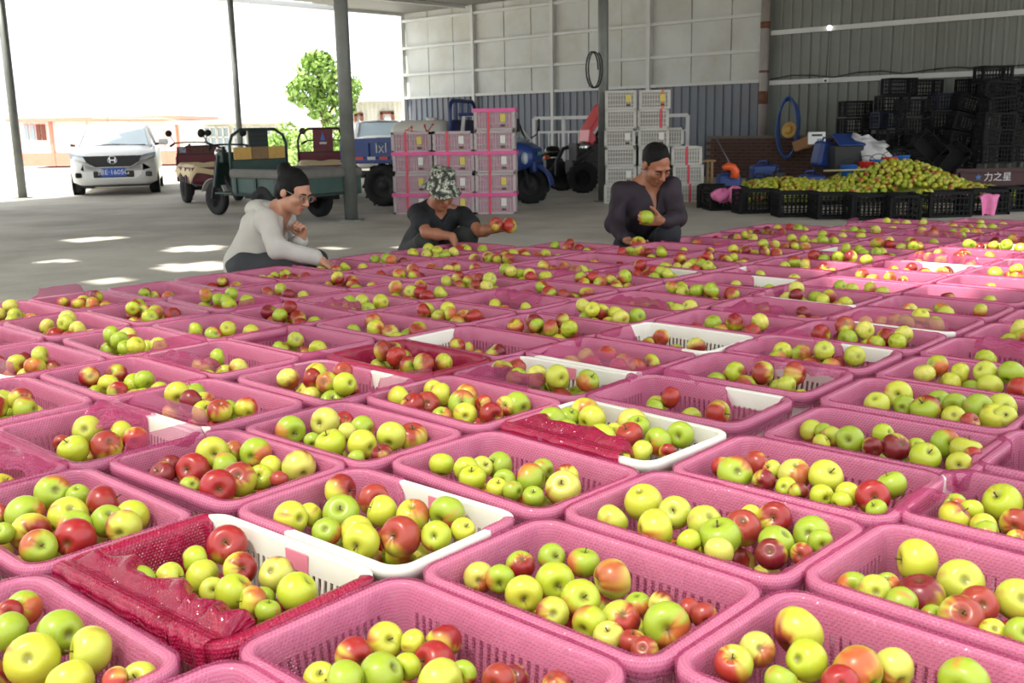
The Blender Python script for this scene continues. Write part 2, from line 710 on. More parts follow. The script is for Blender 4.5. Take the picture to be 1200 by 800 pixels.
# perimeter places: 0.00-0.19 = +x short side (lower right), 0.19-0.5 = +y long side (far right), 0.5-0.69 = -x short side (far left), 0.69-1 = -y long (near)
FILMS = [film_mesh('film', 100 + k) for k in range(7)]
FILM_UP = [film_mesh('film', 140, raise_=lambda t: 0.06 * bump01(t, 0.6, 0.09)), film_mesh('film', 141, raise_=lambda t: 0.05 * bump01(t, 0.85, 0.12)),
           film_mesh('film', 142, raise_=lambda t: 0.045 * bump01(t, 0.45, 0.1), cover=lambda t: 1 - bump01(t, 0.25, 0.06))]
FILM_SLIP = {
    'far_right': film_mesh('film', 120, cover=lambda t: 1 - bump01(t, 0.335, 0.13), slump=0.11),
    'far_right_half': film_mesh('film', 121, cover=lambda t: 1 - bump01(t, 0.27, 0.07), slump=0.12),
    'near_right': film_mesh('film', 122, cover=lambda t: 1 - max(bump01(t, 0.95, 0.16), bump01(t, 0.27, 0.1)), slump=0.13),
    'most': film_mesh('film', 123, cover=lambda t: 1 - max(bump01(t, 0.3, 0.24), bump01(t, 0.02, 0.12)), slump=0.15),
    'left': film_mesh('film', 124, cover=lambda t: 1 - bump01(t, 0.6, 0.09), slump=0.1),
    'left_bit': film_mesh('film', 125, cover=lambda t: 1 - bump01(t, 0.54, 0.035), slump=0.03),
    'near': film_mesh('film', 126, cover=lambda t: 1 - bump01(t, 0.86, 0.13), slump=0.09),
}
FILM_DEEP = film_mesh('film', 130, m=m_film_deep)

K = 1.13
#  column: (u, first v, pitch, count)
COLS = {
    1: (-0.540, 0.975, 0.415, 7),
    0: (-1.085, 0.590, 0.393, 17),
    -1: (-1.640, 0.140, 0.403, 24),
    -2: (-2.190, 0.490, 0.402, 23),
    -3: (-2.720, 0.850, 0.386, 21),
    -4: (-3.300, 1.200, 0.390, 19),
    -5: (-3.850, 1.520, 0.388, 16),
    -6: (-4.440, 1.540, 0.390, 11),
    -7: (-5.000, 1.900, 0.390, 9),
}
COL_NAMES = {1: 'nearest', 0: 'second', -1: 'third', -2: 'fourth', -3: 'fifth', -4: 'sixth', -5: 'seventh', -6: 'eighth', -7: 'farthest'}
CRATES = []          # dicts: u, v, rot, i, j, film
rgc = np.random.RandomState(5)
SPECIAL = {}
FILM_SLUMP = film_mesh('film', 131, m=m_film_deep, cover=lambda t: 1 - max(bump01(t, 0.34, 0.13), bump01(t, 0.2, 0.03)), slump=0.13)


def film_flap(root, x0, x1, reach, seed, m, side=-1, hang=.1):
    """loose sheet lying over a long rim: hangs outside, its wavy free edge lies on the apples"""
    rg = np.random.RandomState(seed)
    ph = rg.rand(6) * 6.28
    hy = wall_half(CH)[1]
    ns, nt = 46, 22
    V, UVs = [], []
    for a in range(ns + 1):
        s_ = a / ns
        x = x0 + (x1 - x0) * s_
        env = min(1, s_ / .12, (1 - s_) / .12)
        w = reach * (.25 + .75 * env) * (1 + .35 * math.sin(2.3 * 6.28 * s_ + ph[0]) + .15 * math.sin(5 * 6.28 * s_ + ph[1]))
        for b in range(nt + 1):
            t = b / nt
            wv = math.sin(9 * s_ * 6.28 * .5 + ph[2] + 3 * t) * .5 + math.sin(17 * s_ + 5 * t + ph[3]) * .35
            if t < .3:
                q = t / .3
                y, z = hy + .03, CH - hang * (1 - q) + .002
                y += .006 * wv
            elif t < .45:
                q = (t - .3) / .15
                y, z = hy + .03 - .045 * q, CH + .006 + .006 * math.sin(q * 3.14)
            else:
                q = (t - .45) / .55
                y, z = hy - .015 - w * q, CH + .006 + .034 * math.sin(q * 2.4) * env + .011 * wv * q - .012 * q
                if q > .8:
                    z -= .02 * (q - .8) / .2
            V.append((x + .004 * wv, side * y, z))
            UVs.append((x, t * (hang + reach + .05)))
    F, fu = [], []
    for a in range(ns):
        for b in range(nt):
            i = a * (nt + 1) + b
            f = (i, i + nt + 1, i + nt + 2, i + 1)
            F.append(f)
            fu += [UVs[q] for q in f]
    me = bpy.data.meshes.new('film_flap')
    me.from_pydata(V, [], F)
    ul = me.uv_layers.new(name='film')
    ul.data.foreach_set('uv', [c for p in fu for c in p])
    me.polygons.foreach_set('use_smooth', [True] * len(F))
    me.materials.append(m)
    me.update()
    return link('film_flap', me, root)


# ---- apples
def apple_geo(nr, ns, seed):
    rg = np.random.RandomState(seed)
    th = np.linspace(0, math.pi, nr)
    lob = 0.015 + 0.03 * rg.rand()
    tall = 0.86 + 0.1 * rg.rand()
    sx, sy = (rg.rand(2) - .5) * 0.12
    ph0 = rg.rand() * 6.28
    V = []
    for i, t in enumerate(th):
        rho = 1.0 - 0.36 * math.exp(-(t / 0.38) ** 2) - 0.30 * math.exp(-((math.pi - t) / 0.33) ** 2)
        ring = 1 if i in (0, nr - 1) else ns
        for k in range(ring):
            a = 6.28318 * k / ns
            l = 1 + lob * math.cos(5 * a + ph0) * max(0, -math.cos(t)) ** 0.7
            r = math.sin(t) * rho * l * (1.0 + 0.06 * math.cos(t))
            z = math.cos(t) * rho * tall
            V.append((r * math.cos(a) + sx * z, r * math.sin(a) + sy * z, z))
    F = []
    for k in range(ns):
        F.append((0, 1 + k, 1 + (k + 1) % ns))
    for i in range(1, nr - 2):
        o = 1 + (i - 1) * ns
        for k in range(ns):
            F.append((o + k, o + ns + k, o + ns + (k + 1) % ns, o + (k + 1) % ns))
    o = 1 + (nr - 3) * ns
    for k in range(ns):
        F.append((len(V) - 1, o + (k + 1) % ns, o + k))
    return np.array(V), F, th


GREEN = np.array([lin(172, 182, 48)[:3], lin(190, 190, 60)[:3], lin(156, 174, 50)[:3], lin(196, 190, 84)[:3], lin(180, 184, 66)[:3]])
REDS = np.array([lin(142, 30, 34)[:3], lin(160, 44, 40)[:3], lin(116, 24, 36)[:3], lin(150, 52, 44)[:3]])


def apple_color(V, kind, rg):
    """g green, b green with a blush, h half red, r red"""
    d = rg.randn(3)
    d /= np.linalg.norm(d)
    n = V / (np.linalg.norm(V, axis=1, keepdims=True) + 1e-6)
    ph = rg.rand(3) * 6
    q = n @ d + 0.22 * np.sin(5 * n[:, 0] + ph[0]) * np.sin(4 * n[:, 1] + ph[1]) + 0.15 * np.sin(9 * np.arctan2(n[:, 1], n[:, 0]) + ph[2])
    th = {'g': 1.25, 'b': 0.5, 'h': -0.05, 'r': -0.8}[kind]
    m = np.clip((q - th) / 0.55 + 0.5, 0, 1)[:, None]
    m = m * m * (3 - 2 * m)
    g = GREEN[rg.randint(len(GREEN))] * (0.92 + 0.16 * rg.rand())
    r = REDS[rg.randint(len(REDS))] * (0.85 + 0.3 * rg.rand())
    if kind == 'b':
        r = 0.65 * r + 0.35 * np.array(lin(212, 130, 60)[:3])
    ax = np.arctan2(n[:, 1], n[:, 0])
    st = (0.80 + 0.20 * np.sin(11 * ax + ph[0] + 1.5 * np.sin(3 * ax + ph[1])) + 0.10 * np.sin(23 * ax + ph[2]))[:, None]
    rr = r * (0.75 + 0.35 * st) + (1 - st) * 0.12 * np.array(lin(214, 150, 60)[:3])
    c = g * (1 - m) + rr * m
    orange = np.array(lin(205, 140, 60)[:3])
    e = (m * (1 - m) * 4)
    c = c * (1 - 0.35 * e) + orange * 0.35 * e
    # yellow-green hollow at the stem, brown at both poles
    z = n[:, 2:3]
    pole = np.clip((np.abs(z) - 0.955) / 0.035, 0, 1)
    c = c * (1 - pole * 0.75) + np.array(lin(84, 72, 30)[:3]) * pole * 0.75
    return c


m_apple = bpy.data.materials.new('apple_skin')
m_apple.use_nodes = True
_N, _K = m_apple.node_tree.nodes, m_apple.node_tree.links
_P = _N['Principled BSDF']
_at = _N.new('ShaderNodeAttribute')
_at.attribute_name = 'col'
_tc = _N.new('ShaderNodeTexCoord')
_nz = _N.new('ShaderNodeTexNoise')
_nz.inputs['Scale'].default_value = 60
_nz.inputs['Detail'].default_value = 3
_K.new(_tc.outputs['Object'], _nz.inputs['Vector'])
_mr = _N.new('ShaderNodeMapRange')
_mr.inputs['From Min'].default_value = 0.3
_mr.inputs['From Max'].default_value = 0.7
_mr.inputs['To Min'].default_value = 0.82
_mr.inputs['To Max'].default_value = 1.14
_K.new(_nz.outputs['Fac'], _mr.inputs['Value'])
_sc = _N.new('ShaderNodeVectorMath')
_sc.operation = 'SCALE'
_K.new(_at.outputs['Color'], _sc.inputs[0])
_K.new(_mr.outputs['Result'], _sc.inputs['Scale'])
_K.new(_sc.outputs['Vector'], _P.inputs['Base Color'])
_P.inputs['Roughness'].default_value = 0.32
_P.inputs['Specular IOR Level'].default_value = 0.45
m_stem = mat('apple_stem', lin(88, 66, 34), 0.8)

rga = np.random.RandomState(11)
NEAR_MESH = {}
for kind in 'gbhr':
    NEAR_MESH[kind] = []
    for k in range(6):
        V, F, th = apple_geo(18, 22, 300 + k)
        NEAR_MESH[kind].append(np_mesh('apple', V, F, m_apple, True, apple_color(V, kind, rga)))
_sb = MB()
_sb.tube([(0, 0, 0.55), (0.02, 0.01, 0.72), (0.07, 0.03, 0.98)], [0.05, 0.035, 0.05], 6)
ME_STEM = _sb.mesh('stem', m_stem)
FAR_GEO = [apple_geo(9, 11, 400 + k) for k in range(5)]
KINDS_W = 'ggggbbbhhhhrrr'


class AppleMass:
    """many apples as one mesh (for those beyond the 300 single ones)"""

    def __init__(s):
        s.V, s.F, s.C, s.n = [], [], [], 0

    def add(s, p, r, kind, rg):
        V, F, th = FAR_GEO[rg.randint(len(FAR_GEO))]
        R = np.array(Euler(tuple(rg.rand(3) * 6.28)).to_matrix())
        s.C.append(apple_color(V, kind, rg))
        s.V.append(V @ R.T * r + np.array(p))
        s.F += [tuple(q + s.n for q in f) for f in F]
        s.n += len(V)

    def build(s, name):
        return link(name, np_mesh(name, np.vstack(s.V), s.F, m_apple, True, np.vstack(s.C)))


def drop_heap(seed, n, hx=0.235, hy=0.142, z0=0.018, mound=0.5):
    """spheres dropped one after another into the crate; returns (x, y, z, r)"""
    rg = np.random.RandomState(seed)
    out = []
    for k in range(n):
        r = 0.0415 + 0.007 * (rg.rand() - 0.4)
        best = None
        for c in range(46):
            sx, sy = (1.0, 1.0) if k < n * 0.6 else (0.92, 0.66)
            x, y = (rg.rand() * 2 - 1) * (hx - r) * sx, (rg.rand() * 2 - 1) * (hy - r) * sy
            z = z0 + r
            for (a, b, d, q) in out:
                h2 = (r + q) ** 2 - (x - a) ** 2 - (y - b) ** 2
                if h2 > 0:
                    z = max(z, d + math.sqrt(h2) * 0.94)
            cost = z
            if best is None or cost < best[0]:
                best = (cost, x, y, z)
        if best[3] + r < 0.385:
            out.append((best[1], best[2], best[3], r))
    return out


HEAPS = [drop_heap(20 + k, n) for k, n in enumerate([38, 40, 42, 44, 46, 47, 45, 43, 39, 44, 35, 41])]

# ---- the field of crates
FIT = {(0, 2): (0.130, 1.738, 0.1), (0, 1): (-0.141, 1.464, 0.9), (-1, 1): (-0.836, 1.508, 1.1), (-1, 2): (-0.570, 1.814, 2.7), (-1, 3): (-0.305, 2.097, 2.0),
       (-2, 1): (-1.004, 2.133, 0.5), (-1, 4): (-0.004, 2.380, -2.5), (0, 3): (0.408, 2.025, -1.4), (1, 2): (0.829, 1.678, -1.9), (1, 1): (0.544, 1.379, -1.3),
       (0, 4): (0.686, 2.300, 1.2), (0, 5): (0.968, 2.561, 1.0), (-1, 5): (0.270, 2.691, -2.3), (-2, 3): (-0.446, 2.720, 0.9), (-3, 2): (-0.946, 3.057, 2.0)}
FILM_OF = {(-1, 3): 'near_right', (-1, 5): 'most', (-3, 1): 'far_right_half', (-2, 5): 'far_right', (-2, 7): 'most', (1, 3): 'left_bit',
           (-3, 5): 'left', (-2, 10): 'near', (-4, 9): 'far_right_half'}
UP_OF = {(-2, 6): 1, (-2, 2): 0, (-3, 0): 1, (-2, 4): 0, (-1, 6): 2, (-3, 3): 2, (0, 10): 1, (-4, 2): 0}
DEEP_OF = {(-3, 4)}
FLAPS = {(-2, 5): (-1, -.25, .1, .09), (-3, 1): (1, -.28, -.02, .1), (-3, 0): (1, -.2, .25, .12), (-4, 2): (-1, -.2, .2, .07), (-1, 7): (1, -.1, .26, .08), (-2, 9): (-1, -.2, .1, .08), (0, 8): (1, -.2, .2, .07), (-4, 6): (1, -.2, .1, .07), (-5, 4): (-1, -.1, .2, .06), (-3, 8): (-1, -.2, .2, .07)}
DESC = {(-1, 1): 'crate in the lower left corner', (-1, 2): 'crate with deep pink film slumped over its front', (-1, 3): 'bare-rimmed white crate behind the slumped pink film',
        (0, 1): 'pink crate cut by the bottom edge', (0, 2): 'pink crate in the bottom middle', (-2, 1): 'pink crate at the left edge',
        (-1, 4): 'pink crate in front of the open white one', (-1, 5): 'open white crate near the picture middle', (0, 3): 'pink crate right of bottom middle',
        (1, 1): 'crate cut by the bottom right edge', (1, 2): 'crate at the lower right edge', (1, 3): 'crate at right edge with a bare rim corner',
        (-2, 2): 'crate with film standing up, left of middle', (-3, 1): 'crate with half its white wall bare, far left', (-2, 3): 'pink crate behind the bare-rimmed white one',
        (-2, 4): 'pink crate left of the open white one', (0, 4): 'pink crate with slots showing, right side', (0, 5): 'long pink crate near the right edge', (0, 6): 'heaped pink crate by the right edge'}

# apples read off the photograph: crate -> list of (px, py, radius px, kind)
Z = {}


def zone(key, ox, oy, s, *rows):
    Z.setdefault(key, [])
    for (x, y, r, k) in rows:
        Z[key].append((ox + x / s, oy + y / s, r / s, k))


zone((-1, 1), 0, 600, 4, (110, 450, 85, 'b'), (45, 470, 55, 'h'), (50, 560, 92, 'g'), (150, 690, 140, 'g'), (285, 565, 108, 'g'), (425, 650, 116, 'g'), (330, 800, 110, 'g'), (670, 795, 92, 'g'), (550, 800, 45, 'r'))
zone((-1, 2), 0, 600, 4, (1070, 152, 95, 'r'), (1125, 265, 80, 'h'), (915, 222, 66, 'b'), (945, 305, 88, 'g'), (795, 310, 76, 'g'), (655, 325, 74, 'b'), (535, 310, 62, 'b'), (800, 385, 85, 'b'), (995, 365, 62, 'g'), (1100, 375, 92, 'b'), (1185, 420, 75, 'b'))
zone((-1, 2), 300, 600, 4, (95, 290, 86, 'h'), (195, 375, 98, 'g'), (30, 410, 62, 'g'), (55, 465, 60, 'g'))
zone((-2, 1), 0, 450, 4, (250, 508, 92, 'b'), (365, 520, 56, 'g'), (485, 560, 88, 'h'), (120, 612, 100, 'b'), (320, 615, 98, 'g'), (145, 695, 95, 'h'), (350, 670, 80, 'b'), (505, 640, 80, 'g'), (650, 612, 80, 'g'), (580, 672, 84, 'h'), (350, 725, 108, 'r'), (180, 765, 85, 'b'), (15, 700, 52, 'g'), (-10, 610, 50, 'r'))
zone((-3, 1), 0, 450, 4, (410, 215, 95, 'g'), (565, 232, 62, 'g'), (345, 308, 72, 'g'), (500, 288, 75, 'h'), (635, 260, 60, 'r'), (290, 275, 40, 'r'))
zone((-2, 2), 0, 450, 4, (905, 402, 88, 'r'), (755, 425, 62, 'r'), (800, 385, 58, 'r'), (995, 322, 82, 'g'), (1095, 318, 54, 'b'), (1055, 388, 70, 'b'), (1020, 482, 85, 'r'), (1120, 445, 85, 'h'), (890, 480, 52, 'b'))
zone((-2, 2), 300, 450, 4, (45, 312, 76, 'b'), (70, 392, 60, 'h'), (205, 388, 90, 'h'), (20, 437, 62, 'g'), (110, 445, 42, 'r'))
zone((-1, 3), 300, 450, 4, (395, 500, 82, 'h'), (400, 605, 88, 'g'), (550, 540, 75, 'r'), (590, 595, 76, 'g'), (735, 612, 80, 'b'), (905, 605, 88, 'b'), (165, 628, 82, 'g'), (255, 612, 60, 'g'), (330, 692, 70, 'b'), (470, 692, 80, 'g'), (495, 735, 90, 'g'), (680, 715, 100, 'r'), (845, 712, 74, 'b'), (970, 684, 60, 'g'))
zone((-2, 3), 300, 450, 4, (160, 217, 82, 'b'), (325, 177, 75, 'b'), (410, 177, 52, 'r'), (500, 208, 62, 'b'), (430, 228, 50, 'b'), (350, 282, 76, 'g'), (498, 282, 71, 'g'), (635, 245, 71, 'g'), (755, 242, 80, 'h'), (265, 267, 42, 'g'), (590, 328, 52, 'r'), (470, 348, 38, 'b'))
zone((-2, 4), 300, 450, 4, (625, 57, 68, 'g'), (735, 97, 60, 'h'), (800, 97, 70, 'r'), (865, 52, 60, 'h'), (800, 18, 46, 'g'), (965, 92, 72, 'b'), (990, 52, 56, 'b'), (980, 143, 58, 'g'), (1070, 92, 44, 'r'), (1100, 142, 58, 'h'), (870, 152, 50, 'b'), (1170, 102, 48, 'h'), (1256, 92, 72, 'g'))
zone((-1, 4), 300, 450, 4, (870, 377, 60, 'g'), (985, 397, 60, 'g'), (1060, 387, 52, 'g'), (1140, 382, 68, 'g'), (1015, 443, 66, 'g'), (1165, 453, 56, 'g'), (1130, 488, 52, 'g'))
zone((-1, 4), 600, 450, 4, (90, 447, 80, 'b'), (145, 402, 56, 'g'), (255, 432, 60, 'h'), (240, 490, 92, 'b'), (100, 528, 52, 'g'), (5, 500, 50, 'g'))
zone((-1, 5), 600, 450, 4, (185, 177, 78, 'g'), (265, 157, 52, 'g'), (415, 102, 82, 'b'), (375, 167, 88, 'g'), (250, 228, 66, 'g'), (415, 258, 85, 'g'), (550, 242, 68, 'r'), (590, 202, 60, 'g'), (630, 158, 72, 'b'), (685, 268, 68, 'b'), (790, 237, 65, 'g'), (605, 318, 60, 'g'), (730, 318, 40, 'h'), (480, 218, 36, 'g'))
zone((0, 3), 600, 450, 4, (615, 552, 105, 'g'), (765, 602, 80, 'g'), (470, 638, 78, 'g'), (670, 680, 100, 'b'), (905, 647, 85, 'g'), (975, 720, 100, 'g'), (830, 738, 60, 'g'), (1080, 672, 90, 'r'), (1120, 612, 48, 'g'), (970, 785, 70, 'b'))
zone((0, 3), 900, 450, 4, (55, 617, 80, 'h'), (205, 702, 88, 'b'), (40, 742, 85, 'g'), (15, 795, 75, 'r'), (265, 744, 60, 'g'), (160, 795, 44, 'h'))
zone((0, 2), 600, 600, 4, (40, 247, 70, 'h'), (185, 212, 68, 'g'), (335, 237, 78, 'b'), (470, 312, 95, 'b'), (200, 325, 95, 'b'), (55, 382, 90, 'b'), (320, 408, 95, 'b'), (190, 474, 80, 'h'), (365, 518, 85, 'b'), (510, 503, 95, 'h'), (590, 432, 66, 'b'), (725, 528, 112, 'b'), (455, 585, 76, 'b'), (565, 610, 52, 'r'), (700, 434, 66, 'h'), (830, 460, 52, 'r'), (900, 485, 52, 'h'), (620, 645, 44, 'h'))
zone((0, 2), 300, 600, 4, (1035, 302, 75, 'b'), (1145, 312, 70, 'b'))
zone((0, 1), 300, 600, 4, (605, 602, 90, 'b'), (460, 674, 90, 'r'), (735, 612, 64, 'g'), (880, 607, 90, 'h'), (590, 758, 105, 'g'), (835, 705, 105, 'r'), (300, 780, 80, 'g'), (420, 795, 100, 'b'), (865, 800, 115, 'g'), (710, 722, 56, 'g'), (970, 760, 62, 'h'), (1140, 785, 80, 'h'))
zone((0, 1), 600, 600, 4, (205, 805, 65, 'h'), (10, 780, 42, 'r'))
zone((1, 2), 900, 600, 4, (700, 228, 115, 'g'), (905, 327, 108, 'g'), (715, 390, 115, 'r'), (905, 494, 105, 'h'), (990, 433, 90, 'r'), (1170, 410, 100, 'g'), (500, 368, 76, 'g'), (385, 355, 82, 'b'), (625, 434, 85, 'g'), (1055, 560, 56, 'g'), (1185, 570, 76, 'g'), (770, 494, 36, 'g'), (560, 336, 44, 'b'))
zone((1, 1), 900, 600, 4, (140, 562, 122, 'h'), (180, 694, 100, 'g'), (420, 745, 122, 'b'), (590, 730, 95, 'b'), (920, 795, 118, 'g'), (340, 805, 90, 'r'), (60, 795, 80, 'g'))
zone((1, 1), 600, 600, 4, (1040, 714, 92, 'h'), (1150, 642, 84, 'b'))
zone((0, 4), 900, 450, 4, (125, 422, 78, 'b'), (270, 435, 82, 'g'), (20, 402, 48, 'h'), (85, 484, 52, 'g'), (140, 504, 46, 'r'), (250, 522, 56, 'g'), (375, 514, 60, 'g'), (345, 550, 50, 'b'), (490, 528, 80, 'r'), (580, 474, 72, 'g'), (510, 590, 52, 'g'))
zone((0, 4), 600, 450, 4, (1045, 418, 84, 'b'), (1150, 378, 70, 'h'), (985, 390, 52, 'h'), (1180, 455, 56, 'r'))
zone((0, 5), 900, 450, 4, (180, 218, 58, 'h'), (260, 224, 44, 'g'), (300, 244, 50, 'h'), (385, 258, 65, 'g'), (540, 233, 50, 'g'), (490, 294, 48, 'h'), (600, 294, 68, 'r'), (695, 294, 46, 'g'), (735, 344, 72, 'g'), (830, 278, 70, 'b'), (930, 314, 78, 'g'), (900, 378, 62, 'g'), (975, 344, 48, 'h'), (250, 276, 44, 'g'))
zone((0, 6), 900, 450, 4, (510, 92, 60, 'g'), (610, 48, 70, 'b'), (640, 104, 55, 'g'), (740, 118, 75, 'h'), (800, 84, 60, 'g'), (880, 98, 60, 'g'), (985, 113, 70, 'g'), (1065, 158, 85, 'g'), (1120, 94, 70, 'g'), (870, 153, 55, 'g'), (945, 180, 48, 'r'), (1190, 164, 54, 'g'))
zone((1, 3), 900, 450, 4, (1100, 557, 104, 'g'), (875, 624, 78, 'h'), (875, 564, 56, 'b'), (955, 590, 54, 'g'), (1010, 664, 60, 'g'), (1020, 708, 70, 'g'), (1160, 654, 72, 'h'), (1170, 735, 56, 'b'))

PALE = {'g': 'yellow-green', 'b': 'green apple with orange blush', 'h': 'half red', 'r': 'deep red'}
MASS = AppleMass()
m_patch = mat('pink_tape', lin(222, 130, 148), .5)
SINGLES = []      # (size in picture, position, r, kind, crate key, crate desc)
rgf = np.random.RandomState(77)


def on_screen(p, m=0):
    d = Vector(p) - Vector((0, 0, CAM_Z))
    w = d.dot(_F)
    if w < 0.2:
        return None
    x, y = 600 + FPX * d.dot(_right) / w, 400 - FPX * d.dot(_up) / w
    return (x, y, w) if -m < x < 1200 + m and -m < y < 800 + m else None


def place_read_apples(key, M):
    """apples of the near crates: each on its view ray, at the heap's height, moved along the ray until they only touch"""
    Mi = M.inverted()
    o = np.array((0, 0, CAM_Z))
    A = []
    zc, bestz = 0.27, 9
    for z_ in np.arange(0.2, 0.305, 0.005):      # heap height at which the read apples fill the crate evenly
        ys = [(Mi @ gp(px, py, z_)).y for (px, py, rp, k) in Z[key]]
        e_ = abs((max(ys) + min(ys)) / 2)
        if e_ < bestz:
            zc, bestz = z_, e_
    for (px, py, rp, k) in Z[key]:
        d = np.array(ray(px, py))
        d = d / d.dot(np.array(_F))
        t = (zc - CAM_Z) / d[2]
        r = rp * t / FPX
        A.append([d, t, min(max(r, 0.026), 0.05), k, py])
    for it in range(60):
        for a in range(len(A)):
            for b in range(a):
                p, q = o + A[a][0] * A[a][1], o + A[b][0] * A[b][1]
                g = 0.93 * (A[a][2] + A[b][2]) - np.linalg.norm(p - q)
                if g > 0:
                    f, s = (a, b) if A[a][4] > A[b][4] else (b, a)
                    A[f][1] -= g * 0.22
                    A[s][1] += g * 0.28
        for e in A:
            p = Mi @ Vector(o + e[0] * e[1])
            if p.z > 0.32:
                e[1] += 0.012
            if p.z < 0.16:
                e[1] -= 0.012
    out = []
    for e in A:
        p = Mi @ Vector(o + e[0] * e[1])
        r = min(e[2], 0.049)
        hx, hy = wall_half(max(0.05, p.z))
        p.x = max(-hx + r + 0.008, min(hx - r - 0.008, p.x))
        p.y = max(-hy + r + 0.008, min(hy - r - 0.008, p.y))
        p.z = min(max(p.z, 0.02 + r), 0.325)
        out.append((p.copy(), r, e[3]))
    return out


ncrate = {}
for i in sorted(COLS, reverse=True):
    u, v0, pv, n = COLS[i]
    seen = 0
    outside = {}
    for j in range(n):
        if (i, j) in FIT:
            x, y, rot = FIT[(i, j)]
            c = Vector((x * K, y * K, 0))
        else:
            c = uv((u + 0.012 * rgc.randn()) * K, (v0 + pv * j + 0.01 * rgc.randn()) * K)
            rot = 1.3 * rgc.randn()
        s = on_screen((c.x, c.y, RIM_Z), 260 if c.length < 4.5 else 150)
        if s is None:
            continue
        inside = on_screen((c.x, c.y, RIM_Z), 45) is not None
        seen += 1 if inside else 0
        outside[s[0] < 600] = outside.get(s[0] < 600, 0) + (0 if inside else 1)
        M = Matrix.Translation(c) @ Matrix.Rotation(YAW + math.radians(rot), 4, 'Z')
        desc = DESC.get((i, j))
        if desc is None and not inside:
            desc = 'crate %s past the %s picture edge, %s row' % (WORDS[outside[s[0] < 600] - 1], 'left' if s[0] < 600 else 'right', COL_NAMES[i])
            lab = 'pink-lined ' + desc
        elif desc is None:
            desc = 'crate %s in the %s diagonal row' % (WORDS[seen - 1], COL_NAMES[i])
            lab = 'pink-lined white crate, %s from lower left in the %s diagonal row' % (WORDS[seen - 1], COL_NAMES[i])
        else:
            lab = desc + (', film-lined and holding apples' if len(desc.split()) < 10 else '')
        root = link('fruit_crate', None, None, c, (0, 0, YAW + math.radians(rot)))
        root.empty_display_size = 0.1
        tag(root, lab, 'crate', 'apple crates set out on the floor')
        link('body', ME_CRATE, root)
        if (i, j) in FILM_OF:
            fm = FILM_SLIP[FILM_OF[(i, j)]]
        elif (i, j) in UP_OF:
            fm = FILM_UP[UP_OF[(i, j)]]
        elif (i, j) in DEEP_OF:
            fm = FILM_DEEP
        elif (i, j) == (-1, 2):
            fm = FILM_SLUMP
        else:
            r_ = rgc.rand() if i <= -1 else 0
            fm = FILMS[rgc.randint(len(FILMS))] if r_ < 0.88 else (FILM_UP[rgc.randint(3)] if r_ < 0.96 else FILM_SLIP[['far_right_half', 'left', 'left_bit'][rgc.randint(3)]])
        link('film', fm, root)
        if (i, j) == (-1, 2):
            film_flap(root, -.285, .16, .062, 3, m_film_deep, -1, .14)
            film_flap(root, .10, .28, .06, 5, m_film_deep, -1, .05)
        elif (i, j) == (-1, 5):
            film_flap(root, -.27, .20, .075, 4, m_film_deep, -1, .06)
        elif (i, j) in FLAPS:
            sd_, a_, b__, rc = FLAPS[(i, j)]
            film_flap(root, a_, b__, rc, 40 + abs(i * 7 + j), m_film, sd_, .05)
        if (i, j) in ((-1, 2), (-2, 5), (-1, 3)):
            hx_, hy_ = wall_half(.285)
            MB().box((.04 if i == -1 else -.03, hy_ - .003, .284), (.075, .004, .045)).build('tape_patch', m_patch, root)
        CRATES.append(dict(i=i, j=j, c=c, M=M, root=root, desc=desc))
        # apples
        placed = []
        if (i, j) in Z:
            for (p, r, k) in place_read_apples((i, j), M):
                placed.append((p, r))
                w = M @ p
                SINGLES.append((1e3, w, r, k, (i, j), desc))
            for (x, y, z, r) in HEAPS[5]:
                if z < 0.235 and all((Vector((x, y, z)) - p).length > 0.86 * (r + q) for p, q in placed):
                    MASS.add(M @ Vector((x, y, z)), r, KINDS_W[rgf.randint(len(KINDS_W))], rgf)
        else:
            hp = HEAPS[rgf.randint(len(HEAPS))]
            fx, fy = rgf.choice([-1, 1]), rgf.choice([-1, 1])
            bias = rgf.rand()
            for (x, y, z, r) in hp:
                covered = sum(1 for (a, b, d, q) in hp if d > z + 0.02 and math.hypot(a - x, b - y) < 0.055) >= 2
                if covered and z < 0.12:
                    continue
                p = M @ Vector((x * fx, y * fy, z))
                ss = on_screen(p, 320)
                if ss is None:
                    continue
                k = KINDS_W[rgf.randint(len(KINDS_W))]
                if bias < 0.25 and k == 'g':
                    k = 'h'
                elif bias > 0.75 and k in 'hr' and rgf.rand() < 0.6:
                    k = 'g'
                vis = r / ss[2] * (1.0 if z > 0.17 else 0.3) * (1.0 if on_screen(p, 0) else 0.01)
                SINGLES.append((vis, p, r, k, (i, j), desc))

